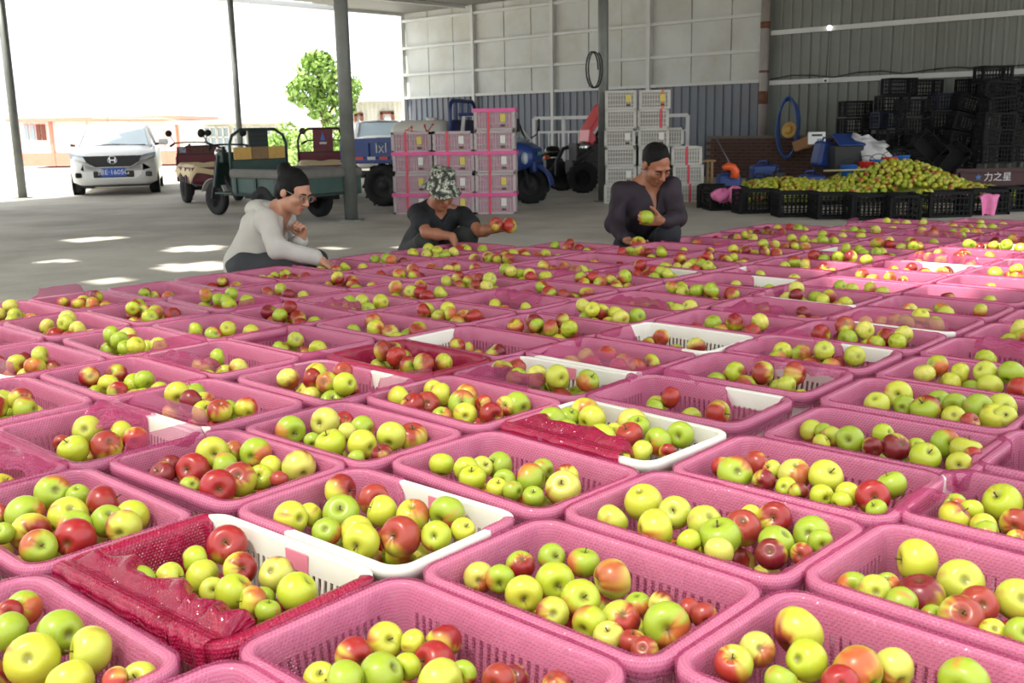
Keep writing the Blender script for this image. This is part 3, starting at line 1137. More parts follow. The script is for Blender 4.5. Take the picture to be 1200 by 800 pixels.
SINGLES.sort(key=lambda q: -q[0])
by_crate = {}
for q in SINGLES[:294]:
    by_crate.setdefault(q[4], []).append(q)
ADJ = {'g': 'yellow-green apple', 'b': 'green apple with an orange-red blush', 'h': 'half red, half green apple', 'r': 'deep red apple'}
for key, qs in by_crate.items():
    qs.sort(key=lambda q: on_screen(q[1], 400)[0])
    for n_, (vis, p, r, k, key_, desc) in enumerate(qs):
        me = NEAR_MESH[k][rgf.randint(6)]
        o = link('apple', me, None, p)
        e = Euler(((rgf.rand() - .5) * 3.6, (rgf.rand() - .5) * 3.6, rgf.rand() * 6.28))
        if rgf.rand() < .6:        # many show their stem or blossom end to the viewer
            tv = (Vector((0, -.2, CAM_Z)) - p).normalized() + Vector((rgf.randn() * .45, rgf.randn() * .45, rgf.randn() * .45 + .2))
            e = (tv if rgf.rand() < .5 else -tv).to_track_quat('Z', 'Y').to_euler()
        o.rotation_euler = e
        o.scale = (r, r, r)
        a_ = {'g': 'yellow-green', 'b': 'blushed green', 'h': 'half-red', 'r': 'red'}[k]
        tag(o, '%s apple, %s from left in %s' % (a_, WORDS[n_], desc), 'apple', 'apples lying in the nearer crates')
        if (e.to_matrix() @ Vector((0, 0, 1))).z > -0.1:
            link('stem', ME_STEM, o)
for (vis, p, r, k, key, desc) in SINGLES[294:]:
    MASS.add(p, r, k, rgf)
tag(MASS.build('crate_apples'), 'hundreds of small green and red apples heaped in the farther crates', 'apples', kind='stuff')

# ================================================================ walls of the shed
def wp(px, py, dv=0.0):
    """view ray on the long wall (dv metres in front of it)"""
    r = ray(px, py)
    t = (WALL_V - dv) / r.dot(BX)
    return Vector((0, 0, CAM_Z)) + r * t


def wu(px, py=120):
    return wp(px, py).dot(AX)


def wz(px, py):
    return wp(px, py).z


WM = Matrix(((AX.x, BX.x, 0, 0), (AX.y, BX.y, 0, 0), (0, 0, 1, 0), (0, 0, 0, 1)))   # (u, v, z) -> world


def wbox(b, u0, u1, v0, v1, z0, z1):
    b.box(((u0 + u1) / 2, (v0 + v1) / 2, (z0 + z1) / 2), (abs(u1 - u0), abs(v1 - v0), abs(z1 - z0)), WM)
    return b


m_wallback = mat('wall_core', lin(120, 120, 116), 0.8)
m_panel = mat('white_wall_panel', lin(194, 196, 191), 0.65, var=0.1, vscale=1.2, dirt=lin(160, 150, 122), dscale=0.9, damt=0.4)
m_corr_blue = mat('blue_grey_sheet', lin(110, 116, 125), 0.5, var=0.12, vscale=1.0, dirt=lin(120, 100, 96), dscale=0.7, damt=0.4)
m_corr_grey = mat('pale_grey_sheet', lin(122, 126, 118), 0.55, var=0.1, vscale=0.8, dirt=lin(104, 100, 88), dscale=0.6, damt=0.45)
m_girt = mat('pale_steel', lin(200, 200, 196), 0.5, var=0.08, vscale=2)
m_rust = mat('rusty_patch', lin(112, 74, 56), 0.8, var=0.2, vscale=9)
UP_PIPE = wu(900, 100)
Z_LOW, Z_2, Z_1, Z_TOP = wz(478, 115), wz(480, 88), wz(478, 57), ROOF_Z
wb = wbox(MB(), U0 - 0.1, 4.0, WALL_V + 0.02, WALL_V + 0.14, 0.0, ROOF_Z).build('wall_back', m_wallback)
tag(wb, kind='structure')
xs = [wu(x) for x in (477, 505, 534, 559, 593, 624, 651, 691, 729, 763, 810, 856, 897)]
zs_ = [Z_LOW, Z_2, Z_1, (Z_1 + Z_TOP) / 2 + 0.25, Z_TOP]
for a, b_ in zip(xs, xs[1:]):
    for c, d in zip(zs_, zs_[1:]):
        g = 0.012
        o = wbox(MB(), a + g, b_ - g, WALL_V - 0.03 + random.uniform(-.012, .012), WALL_V + 0.02, c + g, d - g).build('panel', m_panel, wb)


def corrugated(u0, u1, z0, z1, m, pitch, depth, name='corrugated_sheet'):
    """one sheet with trapezoid ribs"""
    prof, u = [], u0
    while u < u1 - 1e-6:
        for du, dv in ((0, 0), (pitch * .62, 0), (pitch * .70, depth), (pitch * .90, depth), (pitch * .98, 0)):
            if u + du <= u1:
                prof.append((u + du, WALL_V - 0.012 - dv))
        u += pitch
    prof.append((u1, WALL_V - 0.012))
    b = MB()
    b.grid([[WM @ Vector((p, q, z)) for p, q in prof] for z in (z0, z1)], False)
    return b.build(name, m, wb)


u = xs[0]
while u < xs[-1] - 0.1:
    e = min(u + 0.92, xs[-1])
    corrugated(u, e - 0.006, 0.0, Z_LOW, m_corr_blue, 0.23, 0.035)
    u = e
u = UP_PIPE + 0.12
while u < 3.9:
    e = min(u + 0.90, 3.9)
    corrugated(u, e - 0.006, 0.0, ROOF_Z, m_corr_grey, 0.225, 0.04)
    u = e
# girts and wall columns
tn = 0
for z in (Z_LOW, Z_2, Z_1, zs_[3]):
    tn += 1
    tag(wbox(MB(), xs[0], xs[-1], WALL_V - 0.13, WALL_V - 0.03, z - 0.035, z + 0.035).build('trim_%d' % tn, m_girt), kind='structure')
for (pa, pb) in (((912, 38.7), (1200, 5.3)), ((912, 97), (1200, 76))):
    tn += 1
    z = wz(*pa)
    tag(wbox(MB(), UP_PIPE + 0.1, 3.9, WALL_V - 0.14, WALL_V - 0.05, z - 0.05, z + 0.05).build('trim_%d' % tn, m_girt), kind='structure')
for x in (477, 559, 651, 763):
    tn += 1
    uu = wu(x)
    tag(wbox(MB(), uu - 0.05, uu + 0.05, WALL_V - 0.16, WALL_V - 0.03, 0, ROOF_Z).build('trim_%d' % tn, m_girt), kind='structure')
# rafters under the roof
for uu in np.arange(U0 + 0.2, ROOF_U1, 2.6):
    tn += 1
    tag(wbox(MB(), uu - 0.05, uu + 0.05, WALL_V - 33, WALL_V - 0.2, ROOF_Z - 0.14, ROOF_Z).build('trim_%d' % tn, m_girt), kind='structure')

# ---- posts
m_post = mat('galvanised_post', lin(120, 124, 120), 0.5, 0.3, var=0.16, vscale=3, dirt=lin(84, 78, 70), dscale=2.5, damt=0.5)


def post(px, py, w, label, rusty=None, z1=ROOF_Z):
    g = gp(px, py)
    b = MB()
    b.cyl((0, 0, 0), (0, 0, z1), w / 2, 20)
    e = empty('steel_post', g, 0, label, 'post')
    b.build('shaft', m_post, e)
    f = MB()
    f.box((0, 0, 0.008), (w * 1.7, w * 1.7, 0.016))
    f.build('base_plate', m_post, e)
    k = MB()
    for a in range(4):
        t = math.pi / 4 + a * math.pi / 2
        k.cyl((w * .75 * math.cos(t) * 1.2, w * .75 * math.sin(t) * 1.2, .016), (w * .75 * math.cos(t) * 1.2, w * .75 * math.sin(t) * 1.2, .035), .012, 6)
    c = MB()
    c.cyl((0, 0, z1 - .06), (0, 0, z1 - .02), w * .62, 16)
    c.build('top_collar', m_post, e)
    return e


post(412, 258, 0.19, 'grey round steel post standing behind the woman in the hooded jacket')
post(707, 236, 0.165, 'dark grey steel post beside the stack of white crates')
post(27, 232, 0.17, 'leaning-looking steel post at the left edge beside the white car')
p2 = CORNER + (gp(27, 232) - CORNER) * 0.535
post(*on_screen(p2, 500)[:2], 0.15, 'thin pale steel post rising behind the green cargo tricycle')
e = empty('drainpipe_column', uv(UP_PIPE, WALL_V - 0.2), 0, 'pinkish grey pipe column with rusty bands where the wall cladding changes', 'column')
b = MB()
b.cyl((0, 0, 0), (0, 0, ROOF_Z - 0.02), 0.1, 18)
b.build('shaft', mat('column_paint', lin(150, 142, 136), 0.5, var=0.15, vscale=2.5), e)
for zz, h in ((1.62, .28), (3.25, .14), (2.3, .05)):
    k = MB()
    k.cyl((0, 0, zz), (0, 0, zz + h), 0.106, 18)
    k.build('band', m_rust, e)

# cable along the girt, junction box, glowing bulb for a bright dot, loop of hose
m_black = mat('black_rubber', lin(26, 26, 27), 0.7)
zc_ = wz(912, 92)
pts = [WM @ Vector((UP_PIPE + 0.15 + t * 0.5, WALL_V - 0.17, zc_ + 0.02 * math.sin(t * 1.7) + (0.03 if t % 3 else -.02))) for t in range(30)]
tag(MB().tube(pts, 0.012, 6).build('electric_cable', m_black), 'thin black cable running along the lower steel rail of the grey wall', 'cable')
e = empty('junction_box', wp(968, 94, .16), YAW, 'small white junction box on the steel rail of the grey wall', 'box')
MB().box((0, 0, 0), (.12, .05, .1)).build('housing', mat('white_enamel', lin(225, 225, 222), 0.4), e, bevel=.008)
MB().box((0, -.03, -.01), (.05, .015, .04)).build('socket', m_black, e)
MB().tube([(0, 0, .05), (.01, 0, .6), (0.02, 0, 1.05)], 0.008, 6).build('wire', m_black, e)
m_bulb = bpy.data.materials.new('lit_bulb')
m_bulb.use_nodes = True
m_bulb.node_tree.nodes['Principled BSDF'].inputs['Emission Color'].default_value = (1, .98, .94, 1)
m_bulb.node_tree.nodes['Principled BSDF'].inputs['Emission Strength'].default_value = 4.0
MB().lathe([(0, -.05), (.035, -.03), (.04, .0), (.02, .04), (0, .05)], 10, Matrix.Translation((.02, 0, 1.08))).build('bulb', m_bulb, e)
pts = []
c = at(706, 80, 16.25)
for k in range(40):
    a = k / 39 * 6.28 * 2.2
    pts.append(c + Vector((-0.17 + 0.10 * math.cos(a) + .002 * k, -0.02 + 0.001 * k, 0.27 * math.sin(a) - 0.02)))
tag(MB().tube(pts, 0.012, 7).build('hanging_hose', m_black), 'black hose looped and hung high on the grey post', 'hose')

# ================================================================ outside the shed
m_pink = mat('pink_render', lin(244, 214, 208), 0.85, var=0.06, vscale=.5)  # pink and red trim lightened, outdoor glare put into the colour
m_redtrim = mat('red_paint', lin(226, 130, 110), 0.6, var=.1)
m_cream = mat('cream_render', lin(240, 236, 226), 0.85)
m_glass = mat('window_glass', lin(150, 165, 175), 0.1)
m_brownfr = mat('brown_door_frame', lin(112, 62, 46), 0.6)


def facing(px, py, y):
    """frame at ground depth y under pixel px: x right, y away"""
    p = at(px, py, y)
    return Vector((p.x, p.y, 0))


Yp = 42.0
sc = Yp / FPX


def hz(px, py, y):
    return at(px, py, y).z


e = empty('gatehouse', facing(60, 150, Yp), 0, 'pale pink house with red eaves and small windows behind the car', 'building')
x0, x1 = at(20, 150, Yp).x - e.location.x, at(208, 150, Yp).x - e.location.x
zt = hz(120, 141, Yp)
MB().box(((x0 + x1) / 2, 2.5, zt / 2), (x1 - x0, 5, zt)).build('wall', m_pink, e)
MB().box(((x0 + x1) / 2, 2.4, zt + .06), (x1 - x0 + .5, 5.6, .14)).build('eaves', m_redtrim, e)
for wx in (31, 38, 45, 51):
    xx = at(wx, 150, Yp).x - e.location.x
    MB().box((xx, -.02, hz(wx, 155, Yp)), (.16, .08, .62)).build('window', m_brownfr if wx > 40 else m_glass, e)
for wx in (60, 100, 150):
    xx = at(wx, 150, Yp).x - e.location.x
    MB().box((xx, -.04, zt / 2), (.12, .1, zt)).build('pier', m_redtrim if wx == 60 else m_pink, e)
MB().box(((x0 + x1) / 2, -.03, .28), (x1 - x0, .08, .5)).build('plinth', m_redtrim, e)
# gate arch
e = empty('gate_arch', facing(207, 150, Yp - 2), 0, 'red steel gate arch right of the pink house', 'gate')
z1 = hz(205, 141, Yp - 2)
MB().tube([(0, 0, 0), (0, 0, z1 - .2), (-.12, 0, z1), (-.5, 0, z1 + .05), (-3.2, 0, z1 + .1)], .06, 8).build('frame', m_redtrim, e)
for k in range(6):
    MB().bar((-.5 - k * .5, 0, .1), (-.5 - k * .5, 0, 1.4), .03).build('bar', m_redtrim, e)
# street lamp
e = empty('yard_lamp', facing(173, 150, 48), 0, 'thin pale lamp pole rising above the pink house', 'lamp')
zl = hz(173, 92, 48)
MB().cyl((0, 0, 0), (0, 0, zl), .06, 8).build('pole', mat('pale_pole', lin(215, 214, 210), .5), e)
MB().lathe([(0, -.05), (.18, 0), (.24, .12), (.16, .25), (0, .3)], 12).build('lamp_head', mat('lamp_glass', lin(235, 235, 232), .3), e, (0, 0, zl))
# low house with window band
Yh = 40.0
e = empty('low_house', facing(290, 150, Yh), 0, 'low pale house with tall white framed windows behind the tricycles', 'building')
xa, xb = at(208, 150, Yh).x - e.location.x, at(375, 150, Yh).x - e.location.x
zt = hz(290, 144, Yh)
MB().box(((xa + xb) / 2, 2.6, zt / 2), (xb - xa, 5, zt)).build('wall', m_cream, e)
MB().box(((xa + xb) / 2, 2.2, zt + .05), (xb - xa + .4, 6, .12)).build('roof_slab', mat('pale_slab', lin(226, 224, 214), .8), e)
for wx in (247, 262, 281, 300, 318):
    a_, b_ = at(wx - 7, 160, Yh), at(wx + 7, 160, Yh)
    za, zb = hz(wx, 178, Yh), hz(wx, 149, Yh)
    xx = (a_.x + b_.x) / 2 - e.location.x
    w = MB().box((xx, .06, (za + zb) / 2), (b_.x - a_.x, .1, zb - za)).build('window', m_glass, e)
    f = MB()
    for s_ in (-1, 0, 1):
        f.box((xx + s_ * (b_.x - a_.x) / 2, -.02, (za + zb) / 2), (.05, .08, zb - za))
    for s_ in (za, za + (zb - za) * .6, zb):
        f.box((xx, -.02, s_), (b_.x - a_.x, .08, .05))
    f.build('window_frame', m_girt, w)
# white shed with brown doors, in line with the far end of the wall
Yd = 35.0
e = empty('white_shed', facing(446, 150, Yd), 0, 'white sheet-clad shed with two brown door frames beyond the wall end', 'building')
xa, xb = at(408, 150, Yd).x - e.location.x, at(492, 150, Yd).x - e.location.x
zt = hz(446, 119, Yd)
MB().box(((xa + xb) / 2, 2, zt / 2), (xb - xa, 4, zt)).build('wall', m_cream, e)
for k in range(16):
    MB().box((xa + (xb - xa) * (k + .5) / 16, -.015, zt / 2), (.05, .03, zt)).build('rib', m_cream, e)
MB().box(((xa + xb) / 2, 1.9, zt + .05), (xb - xa + .2, 4.3, .1)).build('roof_slab', m_girt, e)
for (l, r, t, bt) in ((418, 425, 134, 160), (448, 461, 132, 160)):
    a_, b_ = at(l, 150, Yd).x - e.location.x, at(r, 150, Yd).x - e.location.x
    z0, z1 = hz(l, bt + 34, Yd), hz(l, t, Yd)
    d = MB().box(((a_ + b_) / 2, -.03, (max(z0, 0) + z1) / 2), (b_ - a_, .06, z1 - max(z0, 0))).build('door', mat('pale_door', lin(230, 228, 224), .6), e)
    f = MB()
    f.bar((a_, -.06, 0), (a_, -.06, z1), .1)
    f.bar((b_, -.06, 0), (b_, -.06, z1), .1)
    f.bar((a_ - .05, -.06, z1), (b_ + .05, -.06, z1), .1)
    f.build('door_frame', m_brownfr, d)

# trees and shrubs: trunk, branches and single leaves
m_bark = mat('bark', lin(120, 104, 84), .9, var=.2)
m_leaf = mat('leaf', lin(140, 172, 84), .55, var=.3, vscale=3)  # leaf greens made paler to imitate the outdoor glare
m_leaf2 = mat('pale_leaf', lin(170, 196, 118), .55, var=.25, vscale=3)


def foliage(e, blobs, n, size, m, seed, name='foliage'):
    rg = np.random.RandomState(seed)
    V, F = [], []
    for k in range(n):
        c, r = blobs[rg.randint(len(blobs))]
        d = rg.randn(3)
        d /= np.linalg.norm(d)
        p = np.array(c) + d * np.array(r) * (0.45 + .55 * rg.rand() ** .5)
        a, b_ = rg.randn(3), rg.randn(3)
        a /= np.linalg.norm(a)
        b_ = np.cross(a, b_)
        b_ /= np.linalg.norm(b_)
        s = size * (.6 + .8 * rg.rand())
        i = len(V)
        V += [p - a * s, p + b_ * s * .45, p + a * s, p - b_ * s * .45]
        F.append((i, i + 1, i + 2, i + 3))
    o = link(name, np_mesh(name, V, F, m, False), e)
    o['kind'] = 'stuff'
    return o


Yt = 33.2
e = empty('tree', facing(378, 150, Yt), 0, 'leafy green tree standing behind the grey post and low house', 'tree')
MB().tube([(0, 0, 0), (.1, 0, 1.3), (0, .1, 2.2), (-.1, 0, 3.2)], [.14, .11, .08, .03], 8).build('trunk', m_bark, e)
MB().tube([(.05, 0, 1.4), (.5, .1, 2.2), (.8, 0, 2.8)], [.07, .05, .02], 6).build('branch', m_bark, e)
MB().tube([(.05, 0, 1.6), (-.5, .1, 2.3), (-.7, 0, 2.7)], [.06, .04, .02], 6).build('branch', m_bark, e)
foliage(e, [((0, 0, 2.9), (.8, .8, .6)), ((.6, .1, 2.5), (.7, .7, .6)), ((-.5, 0, 2.4), (.6, .6, .5)), ((0, -.2, 3.3), (.5, .5, .35)), ((.3, 0, 1.9), (.8, .6, .5))], 2600, .11, m_leaf, 3)
for k, (px, w, h, y) in enumerate([(335, .9, 1.5, 36), (360, .9, 1.3, 35), (392, .8, 1.5, 33), (318, .8, 1.1, 37)]):
    e = empty('shrub', facing(px, 150, y), 0, ['yellow-green shrub right of the low house windows', 'rounded shrub behind the maroon tricycle', 'tall shrub partly behind the grey post', 'small shrub just behind the green tricycle hoop'][k], 'shrub')
    MB().tube([(0, 0, 0), (.05, 0, h * .6)], [.04, .02], 6).build('stem', m_bark, e)
    foliage(e, [((0, 0, h * .55), (w * .6, w * .6, h * .5)), ((w * .3, 0, h * .4), (w * .5, w * .5, h * .4)), ((-w * .3, 0, h * .35), (w * .5, w * .5, h * .35))], 1100, .09, m_leaf2 if k % 2 else m_leaf, 20 + k)

# ================================================================ vehicles
m_tyre = mat('tyre', lin(30, 30, 31), 0.85, var=.2, vscale=8)
m_hubgrey = mat('hub_grey', lin(120, 122, 124), 0.5, .3)
m_hubcream = mat('hub_cream', lin(222, 204, 140), 0.55)
m_darkiron = mat('dark_iron', lin(44, 44, 46), 0.65, var=.2, vscale=7)
m_chrome = mat('chrome', lin(200, 202, 205), 0.2, .9)


def wheel(parent, x, y, z, R, w, hub, axis='y', lug=0, name='wheel', rz=0.0):
    """tyre with side walls and tread, hub as its own piece; axle along local y"""
    e = link(name, None, parent, (x, y, z), (0, 0, rz))
    t = MB()
    prof = [(R * .55, -w * .42), (R * .75, -w * .5), (R * .93, -w * .46), (R, -w * .28), (R, w * .28), (R * .93, w * .46), (R * .75, w * .5), (R * .55, w * .42)]
    M = Matrix.Rotation(math.pi / 2, 4, 'X')
    t.lathe(prof + [prof[0]], 28, M)
    if lug:
        for k in range(lug):
            a = 6.283 * k / lug
            s_ = 1 if k % 2 else -1
            t.box((0, 0, 0), (R * .12, w * .55, R * .07), Matrix.Rotation(a, 4, 'Y') @ Matrix.Translation((R * 1.0, s_ * w * .2, 0)) @ Matrix.Rotation(s_ * .5, 4, 'X'))
    t.build('tyre', m_tyre, e)
    h = MB()
    h.lathe([(0, -w * .30), (R * .22, -w * .32), (R * .24, -w * .2), (R * .5, -w * .18), (R * .57, -w * .36), (R * .58, -w * .2), (R * .58, w * .2), (R * .57, w * .36), (R * .5, w * .18), (R * .24, w * .2), (R * .22, w * .32), (0, w * .30)], 24, M)
    h.build('hub', hub, e)
    k_ = MB()
    for k in range(5):
        a = 6.283 * k / 5
        for s_ in (-1, 1):
            k_.box((0, 0, 0), (R * .13, .02, R * .13), Matrix.Rotation(a, 4, 'Y') @ Matrix.Translation((R * .38, s_ * w * .2, 0)))
    k_.build('hub_hole', m_darkiron, e)
    return e


def heading(dx, dy):
    return math.atan2(dy, dx)


# ---------------------------------------------------------------- cargo tricycles (x forward, rear axle at origin)
def cargo_trike(loc, rz, label, paint, dark, style, bed=(1.25, 1.0), tarp=None):
    e = empty('cargo_tricycle', loc, rz, label, 'tricycle', 'cargo tricycles parked at the open side')
    L, Wd = bed
    z0, z1 = 0.36, 0.64
    for s_ in (-1, 1):
        wheel(e, 0, s_ * Wd * .46, .25, .25, .13, m_hubgrey)
    b = MB()                                   # box bed
    b.box((-.1, 0, z0 + .02), (L, Wd, .04))
    for s_ in (-1, 1):
        b.box((-.1, s_ * (Wd / 2 - .015), (z0 + z1) / 2), (L, .03, z1 - z0))
    b.box((-.1 - L / 2 + .015, 0, (z0 + z1) / 2), (.03, Wd - .06, z1 - z0))
    b.box((-.1 + L / 2 - .015, 0, (z0 + z1) / 2), (.03, Wd - .06, z1 - z0))
    bd = b.build('bed', paint, e)
    for s_ in (-1, 1):
        for k in range(4):
            MB().box((-.1 - L / 2 + .1 + k * (L - .2) / 3, s_ * (Wd / 2 + .01), (z0 + z1) / 2), (.05, .02, z1 - z0 - .04)).build('stake', dark, bd)
    f = MB()                                   # chassis
    for s_ in (-1, 1):
        f.bar((-.7, s_ * .22, .32), (.75, s_ * .22, .32), .06)
    f.bar((.75, 0, .32), (1.35, 0, .34), .07)
    f.bar((1.35, 0, .34), (1.62, 0, .75), .07)
    f.box((.25, 0, .27), (.5, .4, .12))
    f.bar((0, -Wd * .42, .25), (0, Wd * .42, .25), .06)
    f.build('chassis', m_darkiron, e)
    # bench box and foot plate
    q = MB()
    q.box((.78, 0, .45), (.38, .62, .24))
    q.box((1.18, 0, .35), (.5, .55, .03))
    q.build('seat_box', paint, e, bevel=.015)
    MB().box((.78, 0, .60), (.36, .55, .07)).build('seat', m_black, e, bevel=.025)
    # hoop and headboard
    xb = -.1 + L / 2 + .03
    ht = 1.26 if style != 'low' else 0.98
    hw = Wd / 2 - .03
    hp = MB()
    pts = [(xb, -hw, z0), (xb, -hw, ht - .2), (xb, -hw + .05, ht - .08), (xb, -hw + .2, ht), (xb, hw - .2, ht), (xb, hw - .05, ht - .08), (xb, hw, ht - .2), (xb, hw, z0)]
    hp.tube(pts, .022, 8)
    hp.bar((xb, -hw, z1 + .2), (xb, hw, z1 + .2), .025)
    hp.build('hoop', dark, e)
    if style == 'plank':
        MB().box((xb, 0, .73), (.02, 2 * hw, .2)).build('headboard', paint, e)
        for k, c in enumerate((-1, 0, 1)):
            MB().box((xb - .015, c * .3, .93), (.03, .29, .17)).build('plank', m_wood if c else m_wood2, e)
        MB().box((xb, 0, 1.13), (.025, .34, .27)).build('back_panel', dark, e)
        for k in range(4):
            MB().box((xb - .018, 0, 1.04 + k * .06), (.014, .30, .02)).build('vent_slat', m_darkiron, e)
    elif style == 'panel':
        MB().box((xb, 0, .76), (.02, 2 * hw, .17)).build('headboard', paint, e)
        p_ = MB().box((xb, 0.02, 1.05), (.02, .36, .4)).build('back_panel', paint, e)
        b_ = MB()
        b_.prism([(-.04, -.05), (.05, -.05), (0, .1)], 0, .004, Matrix.Translation((xb - .012, .02, 1.1)) @ Matrix.Rotation(math.pi / 2, 4, 'Z'))
        b_.build('emblem', mat('emblem_blue', lin(70, 110, 200), .5), p_)
        MB().box((xb - .013, .02, 1.0), (.004, .13, .04)).build('emblem_base', m_girt, p_)
    else:
        h_ = MB()
        h_.box((xb, 0, .76), (.02, 2 * hw, .22))
        h_.box((xb, hw * .75, .92), (.02, hw * .45, .12))
        h_.box((xb, -.05, .92), (.02, hw * .9, .12))
        h_.build('headboard', paint, e)
        MB().box((xb - .015, -.02, .92), (.01, .42, .1)).build('name_plate', mat('faded_plate', lin(96, 62, 58), .7, var=.3, vscale=20), e)
        MB().box((xb - .015, .36, .92), (.01, .12, .09)).build('sticker', mat('sticker', lin(150, 160, 180), .5, var=.4, vscale=25), e)
    # front end
    wheel(e, 1.75, 0, .25, .25, .1, m_hubgrey)
    k = MB()
    for s_ in (-1, 1):
        k.bar((1.75, s_ * .09, .25), (1.58, s_ * .09, .78), .035)
    k.bar((1.58, -.1, .78), (1.58, .1, .78), .05)
    k.cyl((1.58, 0, .7), (1.5, 0, 1.02), .025, 8)
    k.build('fork', m_darkiron, e)
    a = MB()
    a.box((1.5, 0, .66), (.05, .36, .5), ry=-.28)
    a.box((1.42, 0, .86), (.16, .3, .16))
    a.build('apron', dark if style == 'plank' else paint, e, bevel=.03)
    g = MB()
    nn = 9
    rows = []
    for t in range(nn):
        an = math.radians(20 + 150 * t / (nn - 1))
        rows.append([(1.75 + .3 * math.cos(an), y, .25 + .3 * math.sin(an)) for y in (-.075, -.05, .05, .075)])
    g.grid(rows)
    fe = g.build('fender', m_girt if style != 'panel' else paint, e)
    so = fe.modifiers.new('t', 'SOLIDIFY')
    so.thickness = .006
    hb = MB()
    hb.tube([(1.32, -.36, 1.0), (1.4, -.3, 1.04), (1.48, -.1, 1.05), (1.48, .1, 1.05), (1.4, .3, 1.04), (1.32, .36, 1.0)], .014, 7)
    hbo = hb.build('handlebar', m_darkiron, e)
    for s_ in (-1, 1):
        MB().tube([(1.30, s_ * .4, .985), (1.38, s_ * .31, 1.03)], .022, 8).build('grip', m_black, hbo)
        MB().tube([(1.44, s_ * .28, 1.04), (1.5, s_ * .36, 1.2)], .008, 6).build('mirror_stalk', m_darkiron, hbo)
        MB().lathe([(0, -.012), (.06, -.01), (.065, .005), (0, .012)], 14, Matrix.Translation((1.5, s_ * .37, 1.22)) @ Matrix.Rotation(1.5, 4, 'Y')).build('mirror', m_black, hbo)
    MB().lathe([(.0, -.06), (.05, -.05), (.075, .02), (.07, .04), (0, .05)], 14, Matrix.Translation((1.6, 0, .92)) @ Matrix.Rotation(1.5, 4, 'Y')).build('headlamp', m_chrome, e)
    for s_ in (-1, 1):
        MB().box((-.1 - L / 2 - .02, s_ * .36, .34), (.015, .06, .04)).build('tail_lamp', mat('tail_lens', lin(130, 40, 34), .3), e)
    if tarp:
        rg = random.Random(4)
        rows = []
        for i in range(15):
            xx = -.1 - L / 2 - .05 + (L * .98) * i / 14
            row = []
            for j in range(21):
                t = j / 20
                yy = (t - .5) * (Wd + .1)
                edge = max(0, abs(t - .5) - .42) / .08
                zz = z1 + .03 + .02 * math.sin(7 * t + i) + .015 * math.sin(5 * i + 9 * t) - edge * (.17 + .05 * math.sin(i * 1.3))
                if i == 0:
                    zz -= .17 + .04 * math.sin(6 * t)
                row.append((xx, yy, zz))
            rows.append(row)
        to = MB().grid(rows).build('tarpaulin', tarp, e)
        so = to.modifiers.new('t', 'SOLIDIFY')
        so.thickness = .008
    return e


m_green = mat('green_paint', lin(44, 76, 70), .5, var=.12, vscale=5, dirt=lin(96, 92, 80), dscale=3, damt=.4)
m_dgreen = mat('dark_green_paint', lin(30, 52, 48), .5, var=.12, vscale=5)
m_maroon = mat('maroon_paint', lin(104, 34, 46), .5, var=.12, vscale=5, dirt=lin(120, 90, 88), dscale=3, damt=.3)
m_dmaroon = mat('dark_maroon', lin(62, 26, 34), .5)
m_wood = mat('yellow_board', lin(214, 172, 96), .7, var=.12, vscale=12)
m_wood2 = mat('grey_board', lin(146, 118, 84), .8, var=.15, vscale=12)
m_cream_tarp = mat('cream_tarp', lin(222, 204, 164), .8, var=.1, vscale=3, dirt=lin(190, 160, 96), dscale=1.6, damt=.8)
m_pad = mat('grey_pad', lin(112, 110, 106), .9, var=.12, vscale=8)

g = gp(382, 251)
rzg = heading(-.78, .62)
gt = cargo_trike(Vector((-3.06, 14.58, 0)), rzg, 'green cargo tricycle with yellow planked headboard parked beyond the woman', m_green, m_dgreen, 'plank', (1.5, 1.06))
pd = MB()
pd.box((-.1, -.53, .66), (1.5, .1, .13))
pd.box((-.83, 0, .66), (.1, 1.06, .13))
pd.box((-.1, .53, .66), (1.5, .1, .13))
pd.build('rail_padding', m_pad, gt, bevel=.04)
g = gp(233, 237)
cargo_trike(Vector((g.x + .22, g.y + .15, 0)), heading(-.50, .87), 'maroon cargo tricycle with cream tarpaulin standing right of the white car', m_maroon, m_dmaroon, 'low', (1.2, 1.0), m_cream_tarp)
g = at(384, 225, 18.6)
cargo_trike(Vector((g.x, g.y, 0)), heading(-.2, .98), 'maroon cargo tricycle with blue emblem on its back panel behind the grey post', m_maroon, m_dmaroon, 'panel', (1.2, 1.0), m_cream_tarp)


# ---------------------------------------------------------------- white people carrier facing the yard
m_carwhite = mat('car_white', lin(238, 238, 236), .25, spec=.6)
m_carglass = mat('car_glass', lin(206, 226, 238), .06, spec=.8)  # pale sky reflection put into the glass colour
m_plastic = mat('black_trim', lin(28, 29, 31), .45)


def section(w, z0, z1, tum, n=8):
    """half outline of a body section: from floor edge up to roof centre (y, z)"""
    return w, z0, z1, tum


